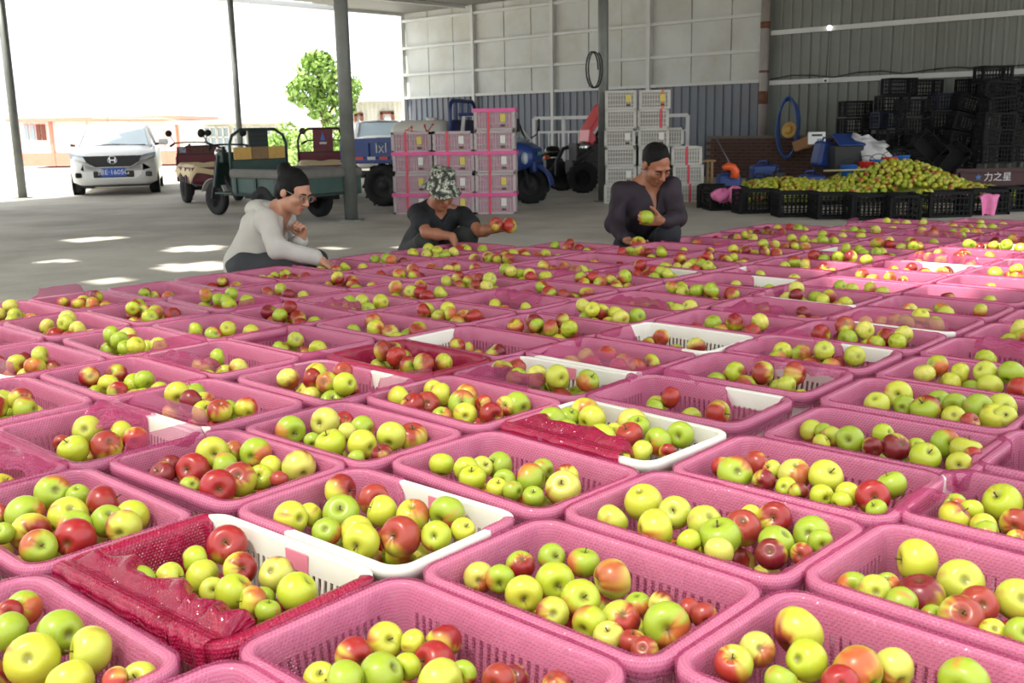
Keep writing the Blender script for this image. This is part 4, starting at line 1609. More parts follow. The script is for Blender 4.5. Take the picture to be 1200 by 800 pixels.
def passenger_car(loc, rz, label, plate=None, H=1.48, Wd=1.7, L=4.3):
    """nose towards +x; body lofted from cross sections along x"""
    e = empty('car', loc, rz, label, 'car')
    # stations: x, half width low, half width shoulder, shoulder z, belly z
    st = [(2.14, .52, .56, .62, .34), (2.08, .70, .72, .70, .24), (1.92, .80, .82, .80, .20), (1.5, .84, .85, .90, .18), (1.05, .85, .85, .97, .18), (.3, .85, .85, 1.0, .18), (-.9, .85, .85, 1.02, .18), (-1.7, .84, .84, 1.03, .2), (-2.05, .78, .8, 1.0, .26), (-2.15, .66, .7, .92, .36)]
    rows = []
    for (x, wl, ws, zs, zb) in st:
        row = []
        half = [(0, zb), (wl * .8, zb), (wl, zb + .08), (ws + .01, zb + .3), (ws, zs - .12), (ws - .06, zs), (ws * .6, zs + .035), (0, zs + .05)]
        for (y, z) in half:
            row.append((x, y, z))
        for (y, z) in half[-2:0:-1]:
            row.append((x, -y, z))
        rows.append(row)
    b = MB()
    b.grid(rows, True, True)
    n = len(rows[0])
    b.add(rows[0], [tuple(range(n))])
    b.add(rows[-1], [tuple(range(n - 1, -1, -1))])
    b.build('body', m_carwhite, e)
    # cabin: pillars and roof, with glass set in
    cab = [(1.12, .70, .98, .02), (.35, .60, H - .08, .05), (-.2, .60, H - .02, .05), (-1.4, .60, H - .04, .05), (-2.0, .66, 1.0, .02)]
    ro = MB()
    ro.grid([[(x, -w, z - d), (x, -w * .8, z), (x, 0, z + .035), (x, w * .8, z), (x, w, z - d)] for x, w, z, d in cab[1:4]], True)
    r_ = ro.build('roof', m_carwhite, e)
    so = r_.modifiers.new('t', 'SOLIDIFY')
    so.thickness = .03
    so.offset = -1
    ws = MB()
    ws.add([(1.08, -.68, .99), (1.14, 0, 1.03), (1.08, .68, .99), (.36, .58, H - .10), (.40, 0, H - .065), (.36, -.58, H - .10)], [(0, 1, 4, 5), (1, 2, 3, 4)], True)
    ws.build('windscreen', m_carglass, e)
    rw = MB()
    rw.add([(-2.0, -.66, 1.0), (-2.0, .66, 1.0), (-1.42, .58, H - .08), (-1.42, -.58, H - .08)], [(0, 1, 2, 3)])
    rw.build('rear_window', m_carglass, e)
    for s_ in (-1, 1):
        sw = MB()
        sw.add([(.98, s_ * .74, 1.0), (.32, s_ * .62, H - .14), (-.35, s_ * .62, H - .1), (-.4, s_ * .77, 1.02)], [(0, 1, 2, 3)])
        sw.add([(-.46, s_ * .77, 1.02), (-.42, s_ * .62, H - .1), (-1.35, s_ * .62, H - .12), (-1.85, s_ * .74, 1.02)], [(0, 1, 2, 3)])
        sw.build('side_window', m_carglass, e)
        MB().bar((1.12, s_ * .73, .97), (.34, s_ * .61, H - .09), .06).build('pillar', m_carwhite, e)
        MB().bar((-.4, s_ * .78, 1.0), (-.38, s_ * .615, H - .06), .06).build('pillar', m_carwhite, e)
        MB().bar((-2.02, s_ * .7, .99), (-1.4, s_ * .6, H - .07), .09).build('pillar', m_carwhite, e)
        mi = MB()
        mi.box((.86, s_ * .98, 1.05), (.1, .2, .13))
        mm = mi.build('door_mirror', m_carwhite, e, bevel=.03)
        MB().bar((.88, s_ * .8, 1.0), (.87, s_ * .92, 1.02), .05).build('mirror_arm', m_plastic, mm)
        hl = MB()
        hl.add([(2.04, s_ * .42, .70), (2.0, s_ * .60, .70), (1.80, s_ * .83, .76), (1.80, s_ * .83, .86), (1.98, s_ * .62, .82), (2.06, s_ * .44, .77)], [(0, 1, 2, 3, 4, 5)] if s_ > 0 else [(5, 4, 3, 2, 1, 0)])
        h_ = hl.build('headlamp', mat('lamp_lens', lin(190, 205, 220), .1), e, (.035, 0, 0))
        so = h_.modifiers.new('t', 'SOLIDIFY')
        so.thickness = .03
        fg = MB()
        fg.box((2.085, s_ * .62, .42), (.06, .24, .1), rz=-s_ * .35)
        fg.build('fog_lamp_recess', m_plastic, e, bevel=.02)
        for xw in (1.35, -1.35):
            wheel(e, xw, s_ * .74, .31, .31, .2, m_hubgrey)
            ar = MB()
            ar.lathe([(.36, -.01), (.36, .02), (.30, .02)], 20, Matrix.Translation((xw, s_ * .84, .32)) @ Matrix.Rotation(math.pi / 2, 4, 'X'))
            ar.build('wheel_arch', m_plastic, e)
    gr = MB()
    gr.prism([(-.56, .80), (.56, .80), (.5, .68), (.33, .585), (-.33, .585), (-.5, .68)], 0, .05, Matrix.Translation((2.17, 0, 0)) @ Matrix.Rotation(math.pi / 2, 4, 'Z'))
    gr.build('grille', m_plastic, e)
    ct = MB()
    ct.tube([(2.2, -.80, .76), (2.19, -.5, .655), (2.2, -.33, .57), (2.2, .33, .57), (2.19, .5, .655), (2.1, .80, .76)], .018, 6)
    ct.build('chrome_strip', m_chrome, e)
    em = MB()
    for s_ in (-1, 1):
        em.bar((2.2, s_ * .045, .66), (2.2, s_ * .055, .77), .022, .02)
    em.bar((2.2, -.045, .715), (2.2, .045, .715), .022, .02)
    em.tube([(2.2, .085 * math.cos(t) * (1 - .1 * math.sin(t)), .715 + .075 * math.sin(t)) for t in np.linspace(0, 6.283, 17)[:-1]], .009, 5, closed=True)
    em.build('badge', m_chrome, e)
    li = MB()
    li.box((2.12, 0, .43), (.08, .78, .13))
    li.build('lower_intake', m_plastic, e, bevel=.02)
    if plate:
        pl = MB().box((2.19, 0, .47), (.02, .47, .16)).build('number_plate', mat('plate_blue', lin(46, 96, 200), .4), e)
        text_obj('plate_number', plate, mat('plate_white', lin(236, 238, 240), .4), pl, Matrix.Translation((2.205, 0, .47)) @ Matrix.Rotation(math.pi / 2, 4, 'Z') @ Matrix.Rotation(math.pi / 2, 4, 'X'), .135, .002)
    b_ = MB()
    b_.box((1.2, 0, .2), (1.5, 1.3, .06))
    b_.build('undertray', m_plastic, e)
    wi = MB()
    wi.bar((1.12, -.55, .995), (1.1, .1, 1.01), .02)
    wi.bar((1.12, 0, .995), (1.1, .62, 1.0), .02)
    wi.build('wiper', m_plastic, e)
    mi = MB()
    mi.tube([(.1, -.15, H + .02), (-.15, -.18, H + .12)], .008, 5)
    mi.build('aerial', m_plastic, e)
    return e


g = gp(131, 231)
car = passenger_car(Vector((g.x - .75, g.y + 2.6, 0)), math.radians(-90 + 17), 'white car facing the shed at the far left, blue number plate', '豫E·1605G')
g = at(446, 200, 30)
passenger_car(Vector((g.x, g.y, 0)), math.radians(99), 'white car seen from its side behind the blue truck bed')

# ---------------------------------------------------------------- blue three-wheeled farm truck (x forward, rear axle at origin)
m_blue = mat('truck_blue', lin(38, 66, 132), .42, var=.12, vscale=4, dirt=lin(60, 62, 70), dscale=3, damt=.35)
m_dblue = mat('truck_dark_blue', lin(28, 48, 100), .45)
gr_, gf_ = gp(463, 241), gp(622, 240)
hd = heading(gf_.x - gr_.x, gf_.y - gr_.y) - .1
tr = empty('three_wheeled_truck', Vector((gr_.x, gr_.y + .55, 0)), hd, 'blue three-wheeled farm truck with dump bed standing behind the pink crate stack', 'truck')
for s_ in (-1, 1):
    wheel(tr, 0, s_ * .60, .335, .335, .2, m_darkiron, lug=24)
bd = MB()
bx0, bx1, bz0, bz1, bw = -.66, 1.12, .72, 1.08, .74
bd.box(((bx0 + bx1) / 2, 0, bz0), (bx1 - bx0, bw * 2, .06))
for s_ in (-1, 1):
    bd.box(((bx0 + bx1) / 2, s_ * bw, (bz0 + bz1) / 2), (bx1 - bx0, .03, bz1 - bz0))
for xx in (bx0, bx1):
    bd.box((xx, 0, (bz0 + bz1) / 2), (.03, bw * 2, bz1 - bz0))
bo = bd.build('bed', m_blue, tr)
for s_ in (-1, 1):
    for k in range(5):
        MB().box((bx0 + .03 + k * (bx1 - bx0 - .06) / 4, s_ * (bw + .03), (bz0 + bz1) / 2), (.06, .04, bz1 - bz0)).build('bed_rib', m_blue, bo)
    MB().bar((bx0, s_ * (bw + .03), bz1 - .03), (bx1, s_ * (bw + .03), bz1 - .03), .05, .07).build('bed_rail', m_blue, bo)
    MB().bar((bx0, s_ * (bw + .03), bz0 + .02), (bx1, s_ * (bw + .03), bz0 + .02), .05, .06).build('bed_rail', m_blue, bo)
    for k, c in enumerate(['w', 'r', 'w', 'r', 'y', 'r', 'w', 'r']):
        MB().box((bx0 + .12 + k * .21, s_ * (bw + .058), bz0 + .055), (.14, .006, .05)).build('reflector', {'w': m_girt, 'r': mat('reflector_red', lin(200, 60, 52), .4), 'y': mat('reflector_yellow', lin(205, 180, 110), .4)}[c], bo)
    em = MB()
    cx, cz = bx0 + .70, (bz0 + bz1) / 2 + .04
    y_ = s_ * (bw + .022)
    for p, q in (((-.08, -.08), (-.08, .08)), ((.08, -.08), (.08, .08)), ((-.08, .08), (.08, .08)), ((-.04, -.08), (.04, .03)), ((.04, -.08), (-.04, .03))):
        em.bar((cx + p[0], y_, cz + p[1]), (cx + q[0], y_, cz + q[1]), .02, .012)
    em.build('bed_emblem', m_girt, bo)
ch = MB()
for s_ in (-1, 1):
    ch.bar((-.6, s_ * .3, .5), (2.0, s_ * .3, .5), .08, .12)
ch.bar((0, -.55, .335), (0, .55, .335), .1)
ch.box((.1, 0, .4), (.3, .3, .26))
ch.box((1.05, 0, .48), (.5, .5, .3))
ch.bar((-.3, -.3, .5), (.2, -.2, .72), .07)
ch.build('chassis', m_darkiron, tr)
hbd = MB()
xh = bx1 + .06
hbd.tube([(xh, -.66, .8), (xh, -.66, 1.5), (xh, -.62, 1.6), (xh, -.52, 1.65), (xh, .52, 1.65), (xh, .62, 1.6), (xh, .66, 1.5), (xh, .66, .8)], .032, 8)
for yy in (-.34, -.02, .30):
    hbd.bar((xh, yy, 1.3), (xh, yy, 1.64), .04)
hbd.box((xh, 0, 1.2), (.03, 1.3, .3))
hb_ = hbd.build('headboard', m_dblue, tr)
cabm = MB()
# cab shell lofted forward: back, door, dash, nose
secs = [(1.28, .60, .50, 1.02), (1.7, .62, .48, 1.02), (2.02, .60, .50, 1.0), (2.25, .5, .56, .96), (2.42, .34, .62, .88)]
rows = []
for (x, w, z0_, z1_) in secs:
    rows.append([(x, -w * .8, z0_), (x, -w, z0_ + .08), (x, -w, z1_ - .1), (x, -w * .85, z1_), (x, w * .85, z1_), (x, w, z1_ - .1), (x, w, z0_ + .08), (x, w * .8, z0_)])
cabm.grid(rows, True, True)
cabm.add(rows[-1], [tuple(range(8))])
cabm.add(rows[0], [tuple(range(7, -1, -1))])
cabm.build('cab', m_blue, tr)
nose = MB()
nose.box((2.40, 0, .60), (.12, .56, .2))
nose.build('front_panel', m_dblue, tr, bevel=.04)
pil = MB()
for s_ in (-1, 1):
    pil.bar((2.2, s_ * .52, .98), (1.86, s_ * .5, 1.40), .04)
    pil.bar((1.32, s_ * .56, 1.0), (1.36, s_ * .5, 1.42), .05)
    pil.bar((1.86, s_ * .5, 1.40), (1.36, s_ * .5, 1.42), .04)
pil.bar((1.86, -.5, 1.40), (1.86, .5, 1.40), .04)
pil.build('cab_frame', m_girt, tr)
wsn = MB()
wsn.add([(2.19, -.5, 1.0), (2.24, 0, 1.0), (2.19, .5, 1.0), (1.87, .48, 1.39), (1.9, 0, 1.4), (1.87, -.48, 1.39)], [(0, 1, 4, 5), (1, 2, 3, 4)], True)
wsn.build('windscreen', mat('truck_glass', lin(150, 172, 170), .06, alpha=.55), tr)
MB().box((1.6, 0, 1.43), (.66, 1.1, .05)).build('cab_roof', m_dblue, tr, bevel=.02)
for s_ in (-1, 1):
    mi = MB()
    mi.tube([(2.1, s_ * .56, .98), (2.25, s_ * .68, 1.1), (2.28, s_ * .7, 1.24)], .012, 6)
    mo = mi.build('mirror_arm', m_black, tr)
    MB().box((2.28, s_ * .71, 1.25), (.03, .11, .2), rz=s_ * .3).build('mirror', m_black, mo, bevel=.012)
    hl = MB().lathe([(0, -.03), (.085, -.02), (.1, .03), (.07, .06), (0, .07)], 16, Matrix.Translation((2.3, s_ * .44, .74)) @ Matrix.Rotation(math.pi / 2, 4, 'Y'))
    hl.build('headlamp', mat('lamp_lens', lin(190, 205, 220), .1), tr)
wip = MB()
wip.bar((2.2, .1, 1.01), (2.0, .38, 1.33), .025)
wip.build('wiper', m_black, tr)
lg = MB()
lg.box((2.46, 0, .8), (.012, .26, .05), ry=-.1)
lg.build('name_strip', mat('logo_green', lin(90, 150, 130), .4), tr)
wheel(tr, 2.30, 0, .30, .30, .17, m_darkiron, lug=22)
fe = MB()
rows = []
for t in range(11):
    an = math.radians(-5 + 165 * t / 10)
    rows.append([(2.30 + .36 * math.cos(an), y, .33 + .34 * math.sin(an) - abs(y) * .25) for y in (-.17, -.1, 0, .1, .17)])
fe.grid(rows)
so = fe.build('front_fender', m_blue, tr).modifiers.new('t', 'SOLIDIFY')
so.thickness = .01
fk = MB()
for s_ in (-1, 1):
    fk.bar((2.30, s_ * .12, .30), (2.2, s_ * .12, .75), .05)
fk.build('fork', m_darkiron, tr)
# white water tank lying in the bed
c = tr.matrix_basis @ Vector((.45, .1, bz0 + .03))
tk = empty('water_tank', c, hd, 'white plastic tank with red brush marks lying in the blue truck bed', 'tank')
prof = [(0, -.52), (.2, -.51), (.27, -.46), (.3, -.35), (.3, .35), (.27, .46), (.2, .51), (0, .52)]
MB().lathe(prof, 24, Matrix.Translation((0, 0, .31)) @ Matrix.Rotation(math.pi / 2, 4, 'Y')).build('shell', mat('tank_white', lin(220, 216, 206), .5, var=.05), tk)
mk_ = MB()
for (x1_, z1_, x2_, z2_) in ((-.3, .36, -.12, .52), (-.12, .52, -.05, .36), (-.22, .46, 0, .43), (.05, .36, .1, .54), (.1, .54, .17, .42), (.17, .42, .24, .55), (.24, .55, .28, .36), (-.28, .4, -.1, .38)):
    f_ = lambda z: -math.sqrt(max(0, .304 ** 2 - (z - .31) ** 2))
    mk_.bar((x1_, f_(z1_), z1_), (x2_, f_(z2_), z2_), .035, .008)
mk_.build('red_marking', mat('red_marker', lin(214, 58, 44), .5), tk)
MB().lathe([(.09, 0), (.09, .05), (.0, .05)], 14, Matrix.Translation((.15, 0, .6))).build('lid', mat('tank_white', lin(220, 216, 206), .5), tk)

# ---------------------------------------------------------------- small tractor with its red bonnet tipped up (x forward)
m_tred = mat('bonnet_red', lin(206, 44, 56), .35, var=.08, vscale=4)
g = gp(683, 226)
tc_ = empty('tractor', Vector((g.x, g.y, 0)), math.radians(200), 'small tractor with red bonnet tipped open, right of the blue truck', 'tractor')
R_ = .28
wheel(tc_, 0, .0, R_, R_, .17, m_hubcream, lug=20, rz=math.radians(-25))
wheel(tc_, 0.05, -.85, R_, R_, .17, m_hubcream, lug=20, rz=math.radians(-25))
b = MB()
b.box((-.05, -.42, .36), (.14, .8, .1))
b.box((-.35, -.42, .48), (.9, .34, .22))
b.build('axle_frame', m_darkiron, tc_)
b = MB()
b.box((-.25, -.42, .72), (.55, .38, .36))
b.cyl((-.1, -.62, .7), (-.1, -.2, .7), .12, 14)
b.box((-.52, -.42, .85), (.15, .3, .3))
b.tube([(-.1, -.65, .85), (.1, -.68, .8), (.25, -.66, .55), (.27, -.6, .3)], .04, 8)
b.tube([(-.3, -.15, .8), (-.1, -.1, .72), (.15, -.12, .5)], .035, 8)
b.build('engine', m_darkiron, tc_, bevel=.015)
MB().lathe([(0, 0), (.11, .0), (.12, .1), (.1, .13), (0, .13)], 16, Matrix.Translation((-.15, -.2, .82)) @ Matrix.Rotation(1.57, 4, 'X')).build('air_filter', m_chrome, tc_)
b = MB()
hood = [(-.56, .0), (-.5, .20), (-.15, .26), (.35, .22), (.55, .10), (.55, 0), (.42, .0), (.3, .1), (-.3, .1), (-.42, 0)]
b.prism(hood, -.24, .24)
ho = b.build('bonnet', m_tred, tc_, (-.62, -.42, 1.28), (0, math.radians(52), 0), bevel=.03)
MB().box((0, 0, .02), (.9, .4, .02)).build('bonnet_lining', m_black, ho)
MB().box((0, .245, .12), (.7, .012, .05)).build('bonnet_stripe', m_girt, ho)
for s_ in (-1, 1):
    wheel(tc_, -1.25, -.42 + s_ * .5, .42, .42, .26, m_hubcream, lug=22)
b = MB()
b.box((-.95, -.42, .75), (.5, .4, .25))
b.box((-1.3, -.42, .78), (.4, .5, .12))
b.build('gear_case', m_darkiron, tc_)
MB().box((-1.35, -.42, .93), (.36, .4, .14)).build('seat', m_black, tc_, bevel=.04)
b = MB()
b.tube([(-.75, -.42, .95), (-.95, -.42, 1.15)], .02, 8)
b.tube([Vector((-.95, -.42, 1.15)) + Matrix.Rotation(.6, 3, 'Y') @ Vector((.19 * math.cos(t), .19 * math.sin(t), 0)) for t in np.linspace(0, 6.283, 21)[:-1]], .016, 6, closed=True)
b.build('steering_wheel', m_black, tc_)
# dark rotary machine between truck and tractor
g = gp(652, 222)
e = empty('motor_tiller', Vector((g.x, g.y + .3, 0)), math.radians(10), 'dark motor tiller with chrome cap squeezed between blue truck and tractor', 'machine')
wheel(e, 0, 0, .2, .2, .12, m_darkiron, lug=16)
wheel(e, .05, .5, .2, .2, .12, m_darkiron, lug=16)
b = MB()
b.box((0, .25, .42), (.34, .34, .34))
b.box((-.1, .25, .25), (.6, .2, .1))
b.tube([(-.1, .1, .6), (-.4, .05, .75), (-.75, .05, .85)], .018, 7)
b.tube([(-.1, .4, .6), (-.4, .45, .75), (-.75, .45, .85)], .018, 7)
b.build('engine', m_darkiron, e, bevel=.03)
MB().lathe([(0, .12), (.12, .1), (.17, .02), (.17, -.06), (.1, -.1), (0, -.1)], 18, Matrix.Translation((0, .25, .72))).build('fuel_tank', mat('glossy_black', lin(20, 22, 26), .12), e)
MB().box((-.16, .1, .62), (.1, .16, .08)).build('air_cleaner', mat('orange_paint', lin(200, 92, 48), .5), e, bevel=.02)

# ---------------------------------------------------------------- white tubular rail behind the tractor
g0, g1 = at(626, 150, 22.6), at(806, 150, 21.4)
m_rail = mat('white_rail', lin(214, 214, 212), .45)
d = Vector((g1.x - g0.x, g1.y - g0.y, 0))
ra = empty('metal_gate_rail', (g0.x, g0.y, 0), math.atan2(d.y, d.x), 'long white tubular metal rail standing in front of the blue-grey wall', 'rail')
Lr = d.length
zt, zm = at(700, 137, 22.0).z, at(700, 154, 22.0).z
MB().bar((0, 0, zt), (Lr, 0, zt), .07).build('top_rail', m_rail, ra)
MB().bar((0, 0, zm), (Lr, 0, zm), .05).build('mid_rail', m_rail, ra)
MB().bar((0, 0, .35), (Lr, 0, .35), .05).build('bottom_rail', m_rail, ra)
for k in range(6):
    MB().bar((Lr * k / 5, 0, 0), (Lr * k / 5, 0, zt), .07).build('upright', m_rail, ra)
for k in range(15):
    MB().bar((Lr * (k + .5) / 15, 0, .35), (Lr * (k + .5) / 15, 0, zm), .025).build('bar', m_rail, ra)

# ================================================================ stacks of crates
def tall_crate_mesh(name, m, L, Wd, H, nbx=9, nby=6, rows=3, t=.012, tag_=False, solid=0.0):
    """lattice transport crate: corner posts, rims, upright bars, cross rails"""
    b = MB()
    for z0, z1 in ((0, .03), (H - .035, H)):
        for s_ in (-1, 1):
            b.box((0, s_ * (Wd / 2 - t / 2), (z0 + z1) / 2), (L, t, z1 - z0))
            b.box((s_ * (L / 2 - t / 2), 0, (z0 + z1) / 2), (t, Wd, z1 - z0))
    for sx in (-1, 1):
        for sy in (-1, 1):
            b.box((sx * (L / 2 - .018), sy * (Wd / 2 - .018), H / 2), (.036, .036, H))
    for r in range(1, rows):
        z = H * r / rows
        for s_ in (-1, 1):
            b.box((0, s_ * (Wd / 2 - t / 2), z), (L, t * .8, .014))
            b.box((s_ * (L / 2 - t / 2), 0, z), (t * .8, Wd, .014))
    for s_ in (-1, 1):
        for k in range(1, nbx):
            b.box((-L / 2 + L * k / nbx, s_ * (Wd / 2 - t / 2), H / 2), (.014, t * .7, H))
        for k in range(1, nby):
            b.box((s_ * (L / 2 - t / 2), -Wd / 2 + Wd * k / nby, H / 2), (t * .7, .014, H))
    b.box((0, 0, .006), (L - .01, Wd - .01, .01))
    return b.mesh(name, m)


m_milk = mat('milky_plastic', lin(180, 168, 168), .5, var=.06, vscale=6)
m_strap = mat('magenta_film_strap', lin(222, 84, 150), .35, var=.1, vscale=10)
m_tape = mat('red_tape', lin(214, 62, 84), .45)
m_tapeo = mat('orange_tape', lin(224, 120, 66), .45)
m_tagy = mat('yellow_tag', lin(214, 196, 96), .6)
m_tagw = mat('white_tag', lin(224, 222, 214), .6)
m_tagd = mat('dark_tag', lin(92, 70, 62), .6)
m_inner = mat('pink_film_inside', lin(214, 150, 176), .5, var=.12, vscale=5)
SL, SW, SH = .56, .38, .345
ME_MILK = tall_crate_mesh('body', m_milk, SL, SW, SH, 16, 11, 3)
ME_WHITE2 = tall_crate_mesh('body', m_white, SL, SW, SH, 12, 8, 4)


def stack_crate(loc, rz, label, group, me, dims, liner=None, strap=False, tape=None, tagc=None, top=False, tape_at=-.1):
    L, Wd, H = dims
    e = empty('stacked_crate', loc, rz, label, 'crate', group)
    link('body', me, e)
    if liner:
        MB().box((0, 0, H * .5 + .006), (L - .05, Wd - .05, H - .03)).build('film_lining', liner, e)
    if strap:
        b = MB()
        for s_ in (-1, 1):
            b.box((0, s_ * (Wd / 2 + .006), H - .012), (L + .03, .016, .05))
            b.box((s_ * (L / 2 + .006), 0, H - .012), (.016, Wd + .03, .05))
        b.build('film_rim', m_strap, e)
    if tape:
        b = MB()
        b.box((tape_at, -Wd / 2 - .003, H / 2), (.035, .006, H))
        b.build('tape', tape, e)
    if tagc:
        b = MB()
        b.box((.12, -Wd / 2 - .004, H * .58), (.075, .006, .11))
        t_ = b.build('paper_tag', tagc, e)
        MB().box((.12, -Wd / 2 - .006, H * .22), (.06, .006, .03)).build('tag_line', m_tagd, t_)
    return e


# --- pink lined stack in the middle (columns seen at 495, 535, 585 px)
g = gp(600, 251)
Yk = g.y
rzs = math.radians(-4)
xs_ = [at(478, 200, Yk).x, at(508, 200, Yk).x, at(557, 200, Yk).x, at(606, 200, Yk).x]
hz_ = [0, (at(580, 226, Yk).z), (at(580, 202, Yk).z), at(580, 177, Yk).z, at(580, 152, Yk).z, at(580, 127, Yk).z]
SH = hz_[5] / 5 - .001
wcol = (xs_[3] - xs_[2])
ME_MILK = tall_crate_mesh('body', m_milk, wcol - .01, .40, SH - .004, 15, 11, 3)
cn = ['left', 'middle', 'right']
for c in range(3):
    w = wcol
    cx = [(xs_[1] - w / 2 - .02), (xs_[1] + xs_[2]) / 2, (xs_[2] + xs_[3]) / 2][c]
    cy = Yk + [.30, .12, .05][c] + .25
    n = 5 if c == 2 else 4
    for k in range(n):
        lv = ['bottom', 'second', 'third', 'fourth', 'topmost'][k]
        stack_crate((cx + .006 * ((k * 7) % 3 - 1), cy, k * SH), rzs, 'pink film crate in the stack behind the hat man, %s column, %s level' % (cn[c], lv), 'pink lined crates stacked in front of the truck', ME_MILK, (w - .01, .40, SH - .004), liner=m_inner, strap=(k in (0, 2) or k == 4), tape=m_tape, tagc=[m_tagw, m_tagy, m_tagw, m_tagy, m_tagw][(k + c) % 5], tape_at=-.08)
# --- white stack right of the post
g = gp(760, 238)
Yw = g.y
rzw = math.radians(-8)
edges = [(711, 729), (729, 748), (748, 768), (768, 789)]
zt = at(760, 105, Yw).z
HW = zt / 6
for c in range(2):
    l, r = [(711, 748), (749, 789)][c]
    x0_, x1_ = at(l, 170, Yw).x, at(r, 170, Yw).x
    w = x1_ - x0_
    if c == 0:
        ME_W2 = tall_crate_mesh('body', mat('dull_white_plastic', lin(196, 194, 186), .5, var=.06, vscale=6), w - .01, .42, HW - .004, 12, 8, 4)
    for k in range(6):
        lv = ['bottom', 'second', 'third', 'fourth', 'fifth', 'topmost'][k]
        stack_crate(((x0_ + x1_) / 2 + .008 * ((k * 5 + c) % 3 - 1), Yw + .25 + c * .03, k * HW), rzw + .01 * ((k * 3) % 4 - 2), 'white crate in the tall stack by the post, %s column, %s level' % (['left', 'right'][c], lv), 'white crates stacked right of the post', ME_W2, (w - .01, .42, HW - .004), liner=mat('white_film_inside', lin(160, 158, 150), .6), tape=(m_tape if k == 4 else m_tapeo) if c == 1 and k >= 4 else None, tagc=m_tagy if k == 5 else (m_tagw if k % 2 else None), tape_at=.12)
for c, (l, r, n) in enumerate(((775, 804, 4), (790, 817, 3))):
    x0_, x1_ = at(l, 170, Yw).x, at(r, 170, Yw).x
    for k in range(n):
        lv = ['bottom', 'second', 'third', 'fourth'][k]
        stack_crate(((x0_ + x1_) / 2 + .1 - .03 * k, Yw + (.75 if c == 0 else .3), k * HW), rzw + .12, 'white crate in the low stack right of the purple-shirt man, %s column, %s level' % (['back', 'front'][c], lv), 'white crates stacked right of the post', ME_W2, (w - .01, .42, HW - .004), liner=mat('white_film_inside', lin(160, 158, 150), .6), tape=m_tape if c == 1 else None, tape_at=.0)

# --- black crates: ring around the loose apples
m_blk = mat('black_crate_plastic', lin(15, 16, 17), .7, var=.15, vscale=6, spec=.25)
m_nvy = mat('navy_crate_plastic', lin(20, 27, 50), .55, var=.15, vscale=6)
BLK = tall_crate_mesh('body', m_blk, .56, .38, .31, 10, 7, 4)
NVY = tall_crate_mesh('body', m_nvy, .56, .38, .31, 10, 7, 4)


def black_crate(M, label, group, me=None):
    e = empty('black_crate', (0, 0, 0), 0, label, 'crate', group)
    e.matrix_world = M
    link('lattice', me or BLK, e)
    return e


ring = [(836, 243, 75), (853, 246.5, 8), (889, 250.5, 6), (937, 254.5, 3), (983, 257, 2), (1024, 258.5, 0), (1062, 259, 82), (1113, 255, 4), (1158, 252, 6), (1196, 248, 10), (1230, 246, 10)]
for k, (px, py, rz) in enumerate(ring):
    g = gp(px, py)
    nm = 'black lattice crate, %s from the left in the ring holding loose apples' % WORDS[min(k, 9)] if k < 10 else 'black lattice crate ending the ring at the right picture edge'
    black_crate(Matrix.Translation((g.x, g.y + .2, 0)) @ Matrix.Rotation(math.radians(rz), 4, 'Z') @ Matrix.Diagonal((1, 1, 1.05, 1)), nm, 'black crates ringing the loose apples')
# --- the heap of loose apples inside the ring
HEAP = AppleMass()
rgh = np.random.RandomState(9)
gc = gp(1075, 240)
ctr = Vector((gc.x + .05, gc.y + 1.15, 0))


def mound(x, y):
    a = .62 * math.exp(-((x - ctr.x) / 1.15) ** 2 - ((y - ctr.y) / 1.2) ** 2)
    b_ = .36 * math.exp(-((x - ctr.x + 1.7) / 1.3) ** 2 - ((y - ctr.y) / 1.1) ** 2)
    return max(a, b_, .3 * math.exp(-((x - ctr.x + .6) / 2.4) ** 4 - ((y - ctr.y) / 1.2) ** 4))


placed = []
tries = 0
cells = {}
while len(placed) < 1150 and tries < 14000:
    tries += 1
    x, y = ctr.x - 3.0 + 4.6 * rgh.rand(), ctr.y - 1.05 + 1.9 * rgh.rand()
    h = mound(x, y)
    if h < .08:
        continue
    r = .044 + .008 * rgh.rand()
    z = max(h - .03 * rgh.rand(), r)
    key = (int(x / .11), int(y / .11))
    if any((x - a) ** 2 + (y - b_) ** 2 < (.82 * (r + q)) ** 2 for dx in (-1, 0, 1) for dy in (-1, 0, 1) for (a, b_, q) in cells.get((key[0] + dx, key[1] + dy), ())):
        continue
    cells.setdefault(key, []).append((x, y, r))
    placed.append((x, y, z, r))
for (x, y, z, r) in placed:
    HEAP.add((x, y, z), r, 'gggggbbbhg'[rgh.randint(10)], rgh)
for k in range(16):          # apples that rolled out between two crates
    g = gp(1080 + 5 * rgh.randn() * .8, 254)
    HEAP.add((g.x, g.y + .05 + .1 * rgh.rand(), .05 + .085 * (k // 4)), .046, 'gggb'[k % 4], rgh)
tag(HEAP.build('loose_apple_heap'), 'heap of loose yellow-green apples inside the ring of black crates', 'apples', kind='stuff')
mc = MB()
rows = []
for i in range(17):
    rows.append([(ctr.x - 3.0 + 4.6 * j / 24, ctr.y - 1.05 + 1.95 * i / 16, max(.01, mound(ctr.x - 3.0 + 4.6 * j / 24, ctr.y - 1.05 + 1.95 * i / 16) - .09)) for j in range(25)])
mc.grid(rows)
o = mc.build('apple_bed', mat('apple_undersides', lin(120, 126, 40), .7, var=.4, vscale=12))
tag(o, 'dense lower layer of apples beneath the loose heap', 'apples', kind='stuff')

